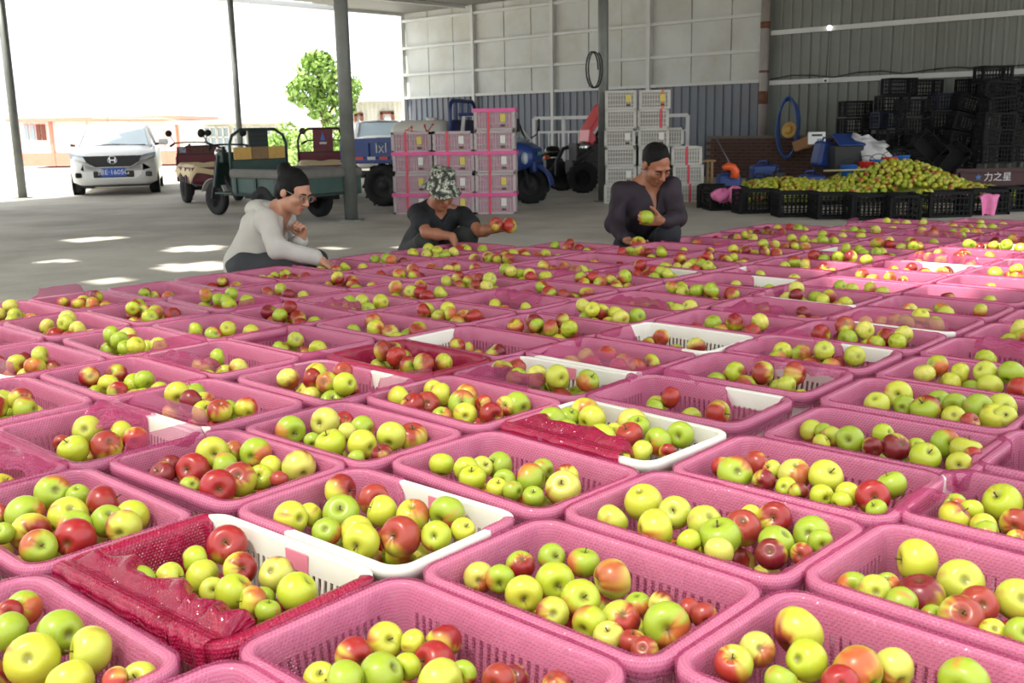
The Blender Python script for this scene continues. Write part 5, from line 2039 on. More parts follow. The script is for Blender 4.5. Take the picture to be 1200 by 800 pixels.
# --- tall pile of empty black crates along the wall
pile = [  # px centre, py bottom, depth, yaw, lean, navy
    (1000, 157, 20.2, 6, 0, 0), (1002, 137, 20.2, 3, 0, 0), (1024, 152, 20.0, 60, 0, 0), (1040, 150, 19.6, 10, 0, 1), (1045, 131, 19.6, 5, 0, 0), (1053, 111, 19.6, 8, 0, 0), (1083, 113, 19.7, 4, 0, 0), (1068, 136, 19.0, -3, 0, 0),
    (1071, 158, 18.8, 5, 0, 0), (1048, 172, 18.8, 12, 0, 0), (1080, 178, 18.5, -4, 0, 0), (1108, 129, 19.2, 4, 0, 1), (1103, 150, 18.8, 0, 0, 0), (1108, 170, 18.6, 7, 0, 0), (1110, 190, 18.2, 3, 0, 0),
    (1133, 132, 18.6, 2, 14, 0), (1128, 154, 18.3, 0, 14, 0), (1123, 176, 18.1, 1, 12, 0), (1120, 196, 18.0, 2, 8, 0), (1140, 112, 19.4, 20, 0, 0),
    (1163, 98, 18.4, 4, 0, 0), (1167, 116, 18.2, -3, 6, 0), (1170, 134, 18.0, 4, -5, 0), (1166, 153, 17.8, 0, 3, 0), (1163, 172, 17.6, 3, 2, 0), (1162, 191, 17.4, 5, 0, 0), (1186, 110, 18.8, 2, 0, 0), (1192, 130, 18.4, 5, -4, 0),
    (1196, 150, 18.2, 4, 4, 0), (1196, 170, 18.0, 2, 2, 0), (1194, 189, 17.8, 4, 0, 0), (1218, 120, 18.8, 3, 3, 0), (1220, 145, 18.4, 6, 0, 0), (1224, 168, 18.2, 2, 0, 0), (1225, 188, 18.0, 2, 0, 0),
    (1030, 176, 19.3, 20, 0, 0), (1003, 178, 19.8, 0, 0, 0), (1055, 192, 18.4, 4, 0, 0), (1085, 196, 18.0, 8, 0, 0), (1020, 196, 19.0, 4, 0, 0)]
for k, (px, py, Yd_, rz, ln, nv_) in enumerate(pile):
    p = at(px, py, Yd_ + .6)
    M = Matrix.Translation(p) @ Matrix.Rotation(math.radians(rz), 4, 'Z') @ Matrix.Rotation(math.radians(ln), 4, 'Y')
    row = 'upper' if py < 125 else 'middle' if py < 160 else 'lower'
    pos = 'left' if px < 1060 else 'centre' if px < 1130 else 'right'
    black_crate(M, '%s empty crate in the dark pile along the wall, %s tier, %s part, number %s' % ('navy' if nv_ else 'black', row, pos, WORDS[k % 22]) if False else '%s empty crate, %s tier of the wall pile, %s from the left' % ('navy' if nv_ else 'black', row, WORDS[sorted([q[0] for q in pile if ('upper' if q[1] < 125 else 'middle' if q[1] < 160 else 'lower') == row]).index(px)]), 'empty crates piled along the wall', NVY if nv_ else BLK)
for k, (px, py, tilt) in enumerate(((1087, 176, 42), (1113, 187, -48))):
    p = at(px, py, 17.4)
    black_crate(Matrix.Translation(p) @ Matrix.Rotation(math.radians(tilt), 4, 'Y') @ Matrix.Rotation(math.radians(78), 4, 'X') @ Matrix.Translation((0, 0, -.15)), ['black crate tipped on its corner in front of the wall pile', 'black crate leaning on the tipped one before the wall pile'][k], 'empty crates piled along the wall')

# ================================================================ odds and ends by the low brick wall
m_brick = mat('brick', lin(84, 56, 46), .85, var=.3, vscale=3)
m_mortar = mat('mortar', lin(112, 104, 96), .9)
bu0, bu1 = wu(846, 180), wu(1012, 180)
bwz = wz(880, 158)
low = wbox(MB(), bu0, bu1, WALL_V - .66, WALL_V - .46, 0, bwz - .01).build('wall_low_brick', m_mortar)
tag(low, kind='structure')
bl, bh = .245, .073
ME_BRICK = MB().box((0, 0, 0), (bl - .012, .06, bh - .012)).mesh('brick', m_brick)
nr = int(bwz / bh)
for r in range(nr):
    u = bu0 + (bl / 2 if r % 2 == 0 else bl)
    while u < bu1 - bl * .4:
        o = link('brick', ME_BRICK, low, WM @ Vector((u, WALL_V - .665 - random.uniform(0, .008), (r + .5) * bh)), (0, 0, YAW))
        u += bl

m_drum = mat('blue_drum', lin(34, 62, 128), .45, var=.1, vscale=5)


def jerry(px, py, y, label, w=.42, h=.42, d=.3, m=m_drum, rz=0.0, ry=0.0):
    p = at(px, py, y)
    p.z = max(p.z, 0)
    e = empty('plastic_drum', p, 0, label, 'drum')
    e.rotation_euler = (0, ry, rz)
    MB().box((0, 0, h / 2), (w, d, h)).build('shell', m, e, bevel=.06, seg=3)
    MB().lathe([(.05, 0), (.05, .05), (.0, .055)], 12, Matrix.Translation((w * .22, 0, h - .005))).build('cap', m_black, e)
    MB().tube([(-w * .25, 0, h - .01), (-w * .2, 0, h + .06), (w * .05, 0, h + .06), (w * .1, 0, h - .01)], .018, 8).build('handle', m, e)
    return e


jerry(853, 229, 16.0, 'blue plastic drum under the orange funnel', .34, .34, .34)
jerry(895, 214, 17.4, 'blue canister standing on a darker one beside the brick wall', .46, .3, .34)
jerry(893, 226, 16.6, 'dark navy canister lying below the blue one by the brick wall', .5, .24, .36, m_nvy)
jerry(912, 222, 16.8, 'dark upright can right of the two stacked blue canisters', .2, .3, .2, m_darkiron)
jerry(962, 196, 17.2, 'tall blue drum tipped against the black bin', .3, .42, .3, rz=.2, ry=.18)
jerry(950, 224, 16.4, 'blue box drum behind the low apples', .42, .26, .3)
p = at(857, 201, 15.75)
e = empty('orange_funnel', p, 0, 'bright orange curved plastic spout on the blue drum', 'funnel')
MB().tube([(.05, 0, -.1), (.06, 0, .0), (.02, 0, .06), (-.05, 0, .08), (-.13, 0, .05)], [.065, .068, .065, .06, .04], 12).build('spout', mat('orange_plastic', lin(228, 92, 42), .45), e)
# hose coil on the wall, straw hat, cardboard, scale display
cpt = wp(925, 150, .75)
pts = []
for k in range(90):
    a = k / 89 * 6.283 * 4
    pts.append(cpt + (AX * (.24 * math.cos(a)) + Vector((0, 0, .62 * math.sin(a)))) * (1 + .06 * math.sin(k * .9)) - BX * (.02 + .0012 * k))
tag(MB().tube(pts, .022, 7).build('hose_coil', mat('blue_hose', lin(40, 78, 140), .4)), 'coil of blue garden hose hanging on the grey wall above the bricks', 'hose')
p = wp(924, 152, .95)
e = empty('straw_hat', p, YAW, 'yellow straw hat hanging inside the blue hose coil', 'hat')
HM = Matrix.Rotation(math.radians(80), 4, 'X')
MB().lathe([(.0, .09), (.06, .085), (.085, .04), (.09, .0), (.165, -.015), (.17, -.02)], 20, HM).build('crown_and_brim', mat('straw', lin(206, 164, 84), .8, var=.15, vscale=30), e)
MB().lathe([(.0925, .0), (.089, .03)], 20, HM).build('hat_band', m_wood2, e)
p = wp(940, 168, 1.0)
e = empty('cardboard_box', p, YAW, 'flattened brown cardboard leaning by the weighing display', 'box')
MB().box((0, 0, 0), (.42, .03, .2), ry=-.35).build('flap', mat('cardboard', lin(168, 124, 84), .85), e)
MB().box((.02, .02, -.04), (.38, .02, .16), ry=-.3).build('back_flap', mat('cardboard', lin(168, 124, 84), .85), e)
p = wp(957, 162, 4.2)
e = empty('scale_display', p, YAW + math.radians(35), 'white electronic scale display beside the cardboard', 'scale')
MB().box((0, 0, 0), (.30, .06, .22), rx=-.2).build('housing', mat('display_white', lin(240, 240, 238), .35), e, bevel=.012)
MB().box((0.0, -.034, .055), (.18, .006, .035), rx=-.2).build('readout', mat('display_dark', lin(50, 56, 60), .3), e)
k = MB()
for a in range(3):
    for b_ in range(3):
        k.box((.02 + a * .04, -.036, -.02 - b_ * .025), (.03, .008, .018), rx=-.2)
k.build('keypad', mat('key_blue', lin(72, 96, 124), .4), e)
MB().box((-.07, -.034, -.045), (.06, .006, .08), rx=-.2).build('sticker', mat('sticker_grey', lin(150, 155, 160), .5), e)
MB().bar((0, .05, -.1), (0, .05, -p.z + .02), .05).build('stand', m_darkiron, e)
# dark bin, white sack
p = at(984, 200, 17.0)
e = empty('dark_bin', (p.x, p.y, max(0, p.z)), .1, 'dark open bin with blue tilted lid beside the white sack', 'bin')
b = MB()
b.box((.05, 0, .2), (.42, .4, .4), taper=1.15)
b.build('bin_body', m_darkiron, e)
MB().box((.08, -.1, .5), (.44, .4, .03), rx=.45).build('lid', m_drum, e, bevel=.01)
rgx = np.random.RandomState(3)
p = at(1024, 196, 16.9)
sk = MB()
rows = []
prof = [(.20, 0), (.26, .06), (.27, .14), (.22, .24), (.18, .32), (.26, .40), (.23, .45)]
for i, (r, z) in enumerate(prof):
    row = []
    for j in range(26):
        a = 6.283 * j / 26
        q = 1 + .22 * math.sin(3 * a + i * .9) + .12 * math.sin(7 * a + i * 2.1) + .06 * math.sin(13 * a)
        zz = z * (1 + .25 * math.cos(a - 2.6) * (z / .6)) + .03 * math.sin(5 * a + i)
        row.append((r * q * math.cos(a) - z * .12, r * .7 * q * math.sin(a), max(0, zz)))
    rows.append(row)
sk.grid(rows, True, True)
e = empty('woven_sack', (p.x, p.y, max(0, p.z) + .0), 0, 'crumpled white woven sack slumped before the black crates', 'sack')
so = sk.build('sack_cloth', mat('sack_white', lin(196, 196, 196), .7, var=.12, vscale=8, bump=.3, bscale=30), e).modifiers.new('t', 'SOLIDIFY')
so.thickness = .006
sb_ = MB().box((0, 0, -.02), (.5, .4, .04)).build('sack_base', mat('sack_white', lin(196, 196, 196), .7), e)
# stool-like crate under the sack so that it rests
black_crate(Matrix.Translation((p.x, p.y, max(0, p.z) - .36)), 'black crate carrying the white woven sack', 'empty crates piled along the wall')
# buckets behind the heap
bk = [(994, 212, 'blue', lin(44, 98, 184)), (1014, 208, 'red', lin(196, 48, 44)), (1028, 206, 'blue', lin(44, 98, 184)), (1042, 203, 'red', lin(196, 48, 44)), (1055, 201, 'blue', lin(44, 98, 184))]
for k, (px, py, cn_, cc) in enumerate(bk):
    p = at(px, py, 16.2)
    e = empty('bucket', (p.x, p.y, max(0, p.z)), 0, '%s bucket, %s from the left behind the apple heap' % (cn_, WORDS[k]), 'bucket', 'buckets behind the heap')
    m_ = mat('bucket_' + cn_, cc, .4)
    so = MB().lathe([(.0, .0), (.10, 0), (.13, .24), (.14, .25)], 18).build('pail', m_, e).modifiers.new('t', 'SOLIDIFY')
    so.thickness = .006
    MB().tube([(.135 * math.cos(t), -.02, .24 + .1 * math.sin(t)) for t in np.linspace(0, math.pi, 9)], .006, 5).build('handle', m_black, e)
# long pole lying over the buckets
a_, b_ = at(965, 200, 15.9), at(1072, 197, 15.9)
e = empty('long_pole', a_, 0, 'long thin yellow and white pole lying above the buckets', 'pole')
MB().cyl((0, 0, 0), (b_ - a_), .014, 8).build('rod', mat('pole_pale', lin(190, 180, 140), .5), e)
MB().cyl((b_ - a_) * .75, (b_ - a_) * 1.0, .019, 8).build('grip', mat('pole_yellow', lin(214, 176, 60), .5), e)
# red trailer with lettering
m_tr = mat('trailer_maroon', lin(62, 20, 24), .55, var=.12, vscale=5)
p = at(1180, 228, 17.0)
e = empty('trailer', (p.x, p.y, 0), math.radians(2), 'dark red trailer side with white characters behind the apple heap', 'trailer')
zt, zb = at(1170, 199, 17.0).z, at(1170, 222, 17.0).z
MB().box((.1, 0, (zt + zb) / 2), (2.0, .04, zt - zb)).build('side_board', m_tr, e)
MB().bar((-.9, -.03, zt), (1.1, -.03, zt), .06).build('top_rail', m_tr, e)
for xx in (-.8, .5, 1.05):
    MB().bar((xx, -.03, zb - .1), (xx, -.03, zt), .06).build('stake', m_tr, e)
MB().box((.1, .25, zb), (2.0, .5, .06)).build('deck', m_tr, e)
for s_ in (.1, .45):
    wheel(e, .5, s_, .2, .2, .12, m_hubgrey)
zc = (zt + zb) / 2
xt = at(1166, 208, 17.0).x - p.x
text_obj('lettering', '力之星', mat('letter_white', lin(214, 214, 214), .5), e, Matrix.Translation((xt + .03, -.024, at(1166, 207.5, 17.0).z)) @ Matrix.Rotation(math.pi / 2, 4, 'X'), 0.155, .002)
st_ = MB()
sp = []
for k in range(10):
    a = math.pi / 2 + k * math.pi / 5
    r = .06 if k % 2 == 0 else .026
    sp.append((r * math.cos(a), r * math.sin(a)))
st_.prism(sp, 0, .006, Matrix.Translation((at(1145, 208, 17.0).x - p.x, -.028, at(1145, 207.5, 17.0).z)))
st_.build('star_emblem', mat('star_blue', lin(70, 110, 170), .5), e)


# pink film rags
def rag(px, py, y, w, h, seed, label, drop=.0):
    rg = np.random.RandomState(seed)
    p = at(px, py, y)
    rows = []
    ph = rg.rand(8) * 6
    for i in range(12):
        row = []
        for j in range(14):
            s, t = j / 13 - .5, i / 11 - .5
            zz = h * (.5 - 2 * (s * s + t * t)) + (.008 if drop else .03) * (math.sin(9 * s + ph[0]) + math.sin(11 * t + ph[1]) + .7 * math.sin(17 * (s + t) + ph[2]))
            yy = t * w * .6
            if drop > 0 and t < -.05:
                zz -= drop * (-t - .05) * 2
                yy = -.03 * w - .02 * math.sin(8 * s)
            row.append((s * w * (1 - .35 * max(0, -t) * (2 if drop else 0)), yy, zz))
        rows.append(row)
    b = MB()
    if drop > 0:
        b.grid(rows)
    else:
        rows = []
        for i in range(13):
            th = math.pi * i / 12
            row = []
            for j in range(22):
                a = 6.283 * j / 22
                q = 1 + .16 * math.sin(3 * a + ph[0] + 2 * th) + .12 * math.sin(7 * a + ph[1]) * math.sin(5 * th + ph[2]) + .08 * math.sin(11 * a + 9 * th)
                row.append((w / 2 * q * math.sin(th) * math.cos(a), w / 3 * q * math.sin(th) * math.sin(a), h * .9 * q * math.cos(th)))
            rows.append(row)
        b.grid(rows, True, True)
    e = empty('film_rag', p, 0, label, 'film')
    b.build('bubble_film', m_rag, e)
    return e


m_rag = mat('pink_rag_film', lin(226, 120, 170), .3, var=.12, vscale=14, bump=.5, bscale=60)
rag(846, 229, 14.6, .28, .1, 1, 'crumpled deep pink film lying on the leftmost black crate')
rag(861, 228, 14.55, .22, .12, 2, 'paler pink film bundle beside the deep pink film')
rag(1160, 229, 13.15, .26, .05, 3, 'pale pink film hanging down over the black crate', drop=.26)
rag(1112, 229, 13.6, .5, .05, 4, 'pink film lying on the black crate rim below the heap')

# wooden stand and a rod leaning on it, left of the ring
p = gp(838, 240)
e = empty('wooden_stand', (p.x, p.y + 1.0, 0), .1, 'old dark wooden stand left of the blue drums', 'stand')
for sx in (-1, 1):
    for sy in (-1, 1):
        MB().bar((sx * .1, sy * .12, 0), (sx * .1, sy * .12, .62), .04).build('leg', m_wood2, e)
MB().box((0, 0, .635), (.3, .34, .03)).build('top', m_wood2, e)
a_, b_ = at(840, 163, 17.0), at(858, 197, 16.6)
e = empty('leaning_rod', b_, 0, 'thin grey rod slanting above the orange spout', 'rod')
MB().cyl((0, 0, 0), a_ - b_, .012, 6).build('shaft', m_hubgrey, e)
MB().cyl((0, 0, -.02), (0, 0, -b_.z), .012, 6).build('foot', m_hubgrey, e)

# ================================================================ people: smooth bodies grown from limb cones, polygonised
class SDF:
    def __init__(s, lo, hi, h):
        s.lo, s.h = np.array(lo, np.float32), h
        s.n = np.ceil((np.array(hi) - np.array(lo)) / h).astype(int) + 1
        s.f = np.full(tuple(s.n), 0.5, np.float32)

    def _sl(s, lo, hi, m):
        a = np.maximum(0, np.floor((np.array(lo) - m - s.lo) / s.h).astype(int))
        b = np.minimum(s.n, np.ceil((np.array(hi) + m - s.lo) / s.h).astype(int) + 1)
        if np.any(b - a < 2):
            return None, None
        sl = tuple(slice(x, y) for x, y in zip(a, b))
        ax = [s.lo[i] + s.h * np.arange(a[i], b[i], dtype=np.float32) for i in range(3)]
        return sl, np.stack(np.meshgrid(*ax, indexing='ij'), -1)

    def _merge(s, sl, d, k, sub=False):
        f = s.f[sl]
        if sub:
            d = -d
            h = np.clip(.5 - .5 * (d - f) / k, 0, 1) if k > 0 else None
            s.f[sl] = np.maximum(f, d) if k <= 0 else d * (1 - h) + f * h + k * h * (1 - h)
            return
        h = np.clip(.5 + .5 * (f - d) / k, 0, 1)
        s.f[sl] = f * (1 - h) + d * h - k * h * (1 - h)

    def cone(s, a, b, ra, rb, k=.02, flat=None):
        a, b = np.array(a, np.float32), np.array(b, np.float32)
        m = max(ra, rb) + k + 3 * s.h
        sl, P = s._sl(np.minimum(a, b), np.maximum(a, b), m)
        if sl is None:
            return s
        ab = b - a
        t = np.clip(((P - a) @ ab) / max(1e-9, ab @ ab), 0, 1)
        q = P - a - t[..., None] * ab
        if flat is not None:        # (axis, factor): squash across an axis
            n, fac = np.array(flat[0], np.float32), flat[1]
            c = q @ n
            q = q + (c * (1 / fac - 1))[..., None] * n
        s._merge(sl, np.linalg.norm(q, axis=-1) - (ra + (rb - ra) * t), k)
        return s

    def chain(s, pts, rs, k=.02):
        for i in range(len(pts) - 1):
            s.cone(pts[i], pts[i + 1], rs[i], rs[i + 1], k)
        return s

    def ell(s, c, R, rad, k=.02, sub=False):
        """ellipsoid with axes = columns of R"""
        c, R, rad = np.array(c, np.float32), np.array(R, np.float32), np.array(rad, np.float32)
        m = rad.max() + k + 3 * s.h
        sl, P = s._sl(c, c, m)
        if sl is None:
            return s
        q = (P - c) @ R
        k0 = np.linalg.norm(q / rad, axis=-1)
        k1 = np.linalg.norm(q / (rad * rad), axis=-1)
        s._merge(sl, k0 * (k0 - 1) / np.maximum(k1, 1e-6), k, sub)
        return s

    def cut(s, p, n, k=.004):
        """keep the side the normal points away from"""
        p, n = np.array(p, np.float32), np.array(n, np.float32)
        n = n / np.linalg.norm(n)
        sl, P = s._sl(s.lo, s.lo + s.n * s.h, 0)
        s.f[sl] = np.maximum(s.f[sl], (P - p) @ n)
        return s

    def folds(s, amp, seed, sc=1.0):
        rg = np.random.RandomState(seed)
        sl, P = s._sl(s.lo, s.lo + s.n * s.h, 0)
        w = 0
        for q in range(7):
            d = rg.randn(3) * np.array([1, 1, 1.4])
            d = d / np.linalg.norm(d) * (14 + 34 * rg.rand()) * sc
            w = w + np.sin(P @ d.astype(np.float32) + rg.rand() * 6.28 + 1.4 * np.sin(P @ (rg.randn(3) * 9).astype(np.float32)))
        s.f[sl] = s.f[sl] + amp * w / 3.0
        return s

    def mesh(s, name, m):
        f = s.f
        n = np.array(f.shape)
        ins = f < 0
        c = [(i, j, k) for i in (0, 1) for j in (0, 1) for k in (0, 1)]
        def sh(a, o):
            return a[o[0]:n[0] - 1 + o[0], o[1]:n[1] - 1 + o[1], o[2]:n[2] - 1 + o[2]]
        cnt = sum(sh(ins, o).astype(np.int8) for o in c)
        act = (cnt > 0) & (cnt < 8)
        idx = np.full(act.shape, -1, np.int64)
        cells = np.argwhere(act)
        idx[act] = np.arange(len(cells))
        acc = np.zeros((len(cells), 3))
        num = np.zeros(len(cells))
        base = cells
        for a in c:
            for ax in range(3):
                if a[ax] == 0:
                    b = list(a)
                    b[ax] = 1
                    fa = f[base[:, 0] + a[0], base[:, 1] + a[1], base[:, 2] + a[2]]
                    fb = f[base[:, 0] + b[0], base[:, 1] + b[1], base[:, 2] + b[2]]
                    mk = (fa < 0) != (fb < 0)
                    t = fa / np.where(np.abs(fa - fb) < 1e-9, 1, fa - fb)
                    p = np.tile(np.array(a, float), (len(cells), 1))
                    p[:, ax] = t
                    acc[mk] += p[mk]
                    num[mk] += 1
        V = (base + acc / np.maximum(num, 1)[:, None]) * s.h + s.lo
        F = []
        for ax in range(3):
            o1, o2 = [(1, 2), (2, 0), (0, 1)][ax]
            d = np.array(f.shape)
            d[ax] -= 1
            g = np.argwhere(np.ones(1)) if False else None
            sa = [slice(0, -1) if i == ax else slice(1, -1) for i in range(3)]
            sb = [slice(1, None) if i == ax else slice(1, -1) for i in range(3)]
            A, B = ins[tuple(sa)], ins[tuple(sb)]
            for flip, mk in ((False, A & ~B), (True, ~A & B)):
                e = np.argwhere(mk)
                if len(e) == 0:
                    continue
                off = np.array([0 if i == ax else 1 for i in range(3)])
                e = e + off
                q = []
                for (u, v) in ((0, 0), (-1, 0), (-1, -1), (0, -1)):
                    cc = e.copy()
                    cc[:, o1] += u
                    cc[:, o2] += v
                    q.append(idx[cc[:, 0], cc[:, 1], cc[:, 2]])
                q = np.stack(q, 1)
                if flip:
                    q = q[:, ::-1]
                F.append(q[(q >= 0).all(1)])
        F = np.vstack(F)
        me = bpy.data.meshes.new(name)
        me.from_pydata(V.tolist(), [], F.tolist())
        me.polygons.foreach_set('use_smooth', [True] * len(me.polygons))
        me.materials.append(m)
        me.update()
        return me


def frame(fwd, up):
    f = Vector(fwd).normalized()
    u = Vector(up)
    u = (u - f * u.dot(f)).normalized()
    r = f.cross(u)
    return np.array([[r.x, f.x, u.x], [r.y, f.y, u.y], [r.z, f.z, u.z]])     # columns: right, forward, up


def head_sdf(S_, c, R, s, male=True):
    L = lambda p: np.array(c) + R @ (np.array(p) * s)
    S_.ell(L((0, -.012, .028)), R, (.076 * s, .096 * s, .092 * s), .01)
    S_.ell(L((0, .022, -.045)), R, (.060 * s, .070 * s, .070 * s), .02 * s)
    S_.ell(L((0, .066, -.092)), R, ((.026 if male else .02) * s, .022 * s, .02 * s), .02 * s)
    for x in (-1, 1):
        S_.ell(L((x * .042, .060, -.022)), R, (.026 * s, .026 * s, .026 * s), .02 * s)
        S_.ell(L((x * .080, -.006, -.004)), R, (.011 * s, .022 * s, .032 * s), .006 * s)
        S_.ell(L((x * .033, .100, .008)), R, (.017 * s, .012 * s, .012 * s), .01 * s, sub=True)
    S_.cone(L((-.036, .078, .026)), L((.036, .078, .026)), .014 * s, .014 * s, .012 * s)
    S_.cone(L((0, .090, .012)), L((0, .112, -.026)), .008 * s, .014 * s, .008 * s)
    for x in (-1, 1):
        S_.ell(L((x * .012, .102, -.03)), R, (.009 * s, .010 * s, .008 * s), .006 * s)
    S_.cone(L((-.02, .083, -.058)), L((.02, .083, -.058)), .009 * s, .009 * s, .006 * s)
    S_.cone(L((-.016, .084, -.068)), L((.016, .084, -.068)), .009 * s, .009 * s, .005 * s)


def face_parts(e, c, R, s, brow, lips):
    L = lambda p: Vector(np.array(c) + R @ (np.array(p) * s))
    for x in (-1, 1):
        b = MB()
        M = Matrix(R.tolist()).to_4x4()
        b.lathe([(0, -.0075 * s), (.010 * s, -.004 * s), (.0135 * s, 0), (.010 * s, .004 * s), (0, .0075 * s)], 12, Matrix.Translation(L((x * .033, .0815, .006))) @ M)
        eye = b.build('eye', mat('eyelid', lin(120, 82, 66), .4), e)
        MB().lathe([(0, -.004 * s), (.006 * s, 0), (0, .004 * s)], 10, Matrix.Translation(L((x * .033, .0945, .004))) @ M).build('iris', mat('iris_dark', lin(26, 18, 14), .2), eye)
        MB().tube([L((x * .014, .097, .026)), L((x * .034, .097, .032)), L((x * .054, .083, .026))], [.0028 * s, .0036 * s, .002 * s], 6).build('eyebrow', brow, e)
    MB().tube([L((-.02, .090, -.0625)), L((0, .0945, -.0615)), L((.02, .090, -.0625))], [.0035 * s, .005 * s, .0035 * s], 6).build('lips', lips, e)


def hand_sdf(S_, wrist, d, n, s, curl, side, spread=.12, thumb=.6):
    """palm and five fingers; d points to the fingertips, n out of the palm, side = +1/-1 thumb side along d x n"""
    d = Vector(d).normalized()
    n = Vector(n)
    n = (n - d * n.dot(d)).normalized()
    a = d.cross(n) * side
    w = Vector(wrist)
    S_.cone(w, w + d * .03 * s, .024 * s, .026 * s, .012 * s)
    for q in (-.026, -.009, .009, .026):
        S_.cone(w + d * .02 * s + a * q * .7 * s, w + d * .085 * s + a * q * s, .0135 * s, .012 * s, .012 * s)
    tips = []
    for q, ln in ((.030, .88), (.010, 1.0), (-.010, .94), (-.029, .75)):
        p = w + d * .088 * s + a * q * s
        dd = (d + a * q * spread * 10).normalized()
        ang = 0
        for seg, c_, r0, r1 in ((.040, curl * .7, .0098, .0092), (.026, curl, .0092, .0085), (.021, curl * .8, .0085, .0072)):
            ang += c_
            v = dd * math.cos(ang) + n * math.sin(ang)
            e = p + v * seg * ln * s
            S_.cone(p, e, r0 * s, r1 * s, .004 * s)
            p = e
        tips.append(p)
    p = w + d * .03 * s + a * .026 * s
    v = (d * .7 + a * .75 + n * thumb).normalized()
    for seg, r0, r1 in ((.036, .014, .0115), (.030, .0115, .010), (.024, .010, .008)):
        e = p + v * seg * s
        S_.cone(p, e, r0 * s, r1 * s, .006 * s)
        p = e
        v = (v + n * .35 * thumb + d * .25).normalized()
    return tips


def skin_mat(name, c):
    m = mat(name, c, .5, var=.06, vscale=14)
    return m


def person(label, J, s, R, skin, upper, lower, hairs, male=True, sleeve='long', hand_spec=None, shoe=None, seed=1, vneck=True):
    """J: joints in world space. returns the root empty; every piece is meshed in world space and parented to it"""
    pts = np.array([list(p) for p in J.values()])
    lo, hi = pts.min(0) - .28 * s, pts.max(0) + .28 * s
    lo[2] = -.03
    root = empty('person', (float(J['hip'].x), float(J['hip'].y), 0), 0, label, 'person')
    inv = Matrix.Translation(-root.location)
    def put(sd, name, m, smooth=0):
        me = sd.mesh(name, m)
        me.transform(inv)
        o = link(name, me, root)
        return o
    q = lambda n: np.array(J[n])
    # --- body
    B = SDF(lo, hi, .0068)
    head_sdf(B, q('head'), R, s, male)
    ch = R @ np.array((0, -.025, -.075)) * s + q('head')
    B.cone(ch, q('neck'), .046 * s, .052 * s, .03 * s)
    B.cone(q('neck'), q('chest'), .06 * s, .115 * s, .05 * s)
    B.cone(q('chest'), q('hip'), .115 * s, .125 * s, .05 * s)
    for a in 'RL':
        B.cone(q('neck'), q(a + 'sh'), .05 * s, .048 * s, .04 * s)
        B.cone(q(a + 'sh'), q(a + 'el'), .046 * s, .037 * s, .02 * s)
        B.cone(q(a + 'el'), q(a + 'el') * .6 + q(a + 'wr') * .4, .037 * s, .038 * s, .02 * s)
        B.cone(q(a + 'el') * .6 + q(a + 'wr') * .4, q(a + 'wr'), .038 * s, .025 * s, .02 * s)
        B.cone(q(a + 'hp'), q(a + 'kn'), .08 * s, .052 * s, .03 * s)
        B.cone(q(a + 'kn'), q(a + 'an'), .05 * s, .036 * s, .02 * s)
        d, n, curl, side, th = hand_spec[a]
        hand_sdf(B, J[a + 'wr'], d, n, s, curl, side, thumb=th)
    put(B, 'body', skin)
    # --- upper garment
    U = SDF(lo, hi, .0085)
    t = .016 * s
    U.cone(q('neck') * .75 + q('chest') * .25, q('chest'), .085 * s, .135 * s, .05 * s)
    U.cone(q('chest'), q('hip'), .135 * s, .145 * s, .06 * s)
    for a in 'RL':
        U.cone(q('neck') * .5 + q('chest') * .5, q(a + 'sh'), .085 * s, .060 * s, .05 * s)
        e_ = q(a + 'el') if sleeve == 'long' else q(a + 'sh') * .42 + q(a + 'el') * .58
        U.cone(q(a + 'sh'), e_, .060 * s, .054 * s if sleeve == 'long' else .062 * s, .03 * s)
        if sleeve == 'long':
            w_ = q(a + 'wr') * .94 + q(a + 'el') * .06
            U.cone(q(a + 'el'), w_, .056 * s, .042 * s, .02 * s)
    U.folds(.0065 * s, seed)
    # neck opening
    nd = (q('neck') - q('chest'))
    nd = nd / np.linalg.norm(nd)
    fw = R[:, 1] - nd * (R[:, 1] @ nd)
    fw = fw / np.linalg.norm(fw)
    NR = np.stack([np.cross(fw, nd), fw, nd], 1)
    U.ell(q('neck') + nd * .055 * s + fw * .012 * s, NR, (.072 * s, .076 * s, .075 * s), .012 * s, sub=True)
    for t_ in np.linspace(0, 1, 6):          # open front of the neck
        w_ = (1 - t_) * .040 + .006
        U.ell(q('neck') + fw * (.085 + .05 * t_) * s - nd * (.115 * t_ if vneck else .03 * t_) * s, NR, (w_ * s, .045 * s, .03 * s), .008 * s, sub=True)
    up = put(U, 'shirt' if sleeve != 'long' else 'jacket', upper)
    # --- trousers and shoes
    T = SDF(lo, hi, .0095)
    T.cone(q('hip'), q('hip') * .7 + q('chest') * .3, .135 * s, .125 * s, .05 * s)
    for a in 'RL':
        T.cone(q(a + 'hp'), q(a + 'kn'), .105 * s, .072 * s, .05 * s)
        T.cone(q(a + 'kn'), q(a + 'an'), .070 * s, .055 * s, .03 * s)
    T.folds(.005 * s, seed + 5)
    put(T, 'trousers', lower)
    for a in 'RL':
        X = SDF(np.minimum(q(a + 'an'), q(a + 'an')) - .3 * s, q(a + 'an') + .3 * s, .011)
        an = q(a + 'an').copy()
        f = R[:, 1].copy()
        f[2] = 0
        f /= np.linalg.norm(f)
        an[2] = .045 * s
        X.cone(an - f * .05 * s, an + f * .13 * s, .042 * s, .036 * s, .02)
        X.cone(an, an + np.array((0, 0, .06 * s)), .042 * s, .042 * s, .02)
        X.cut((0, 0, .004), (0, 0, -1))
        put(X, 'shoe', shoe or m_black)
    return root, put, inv


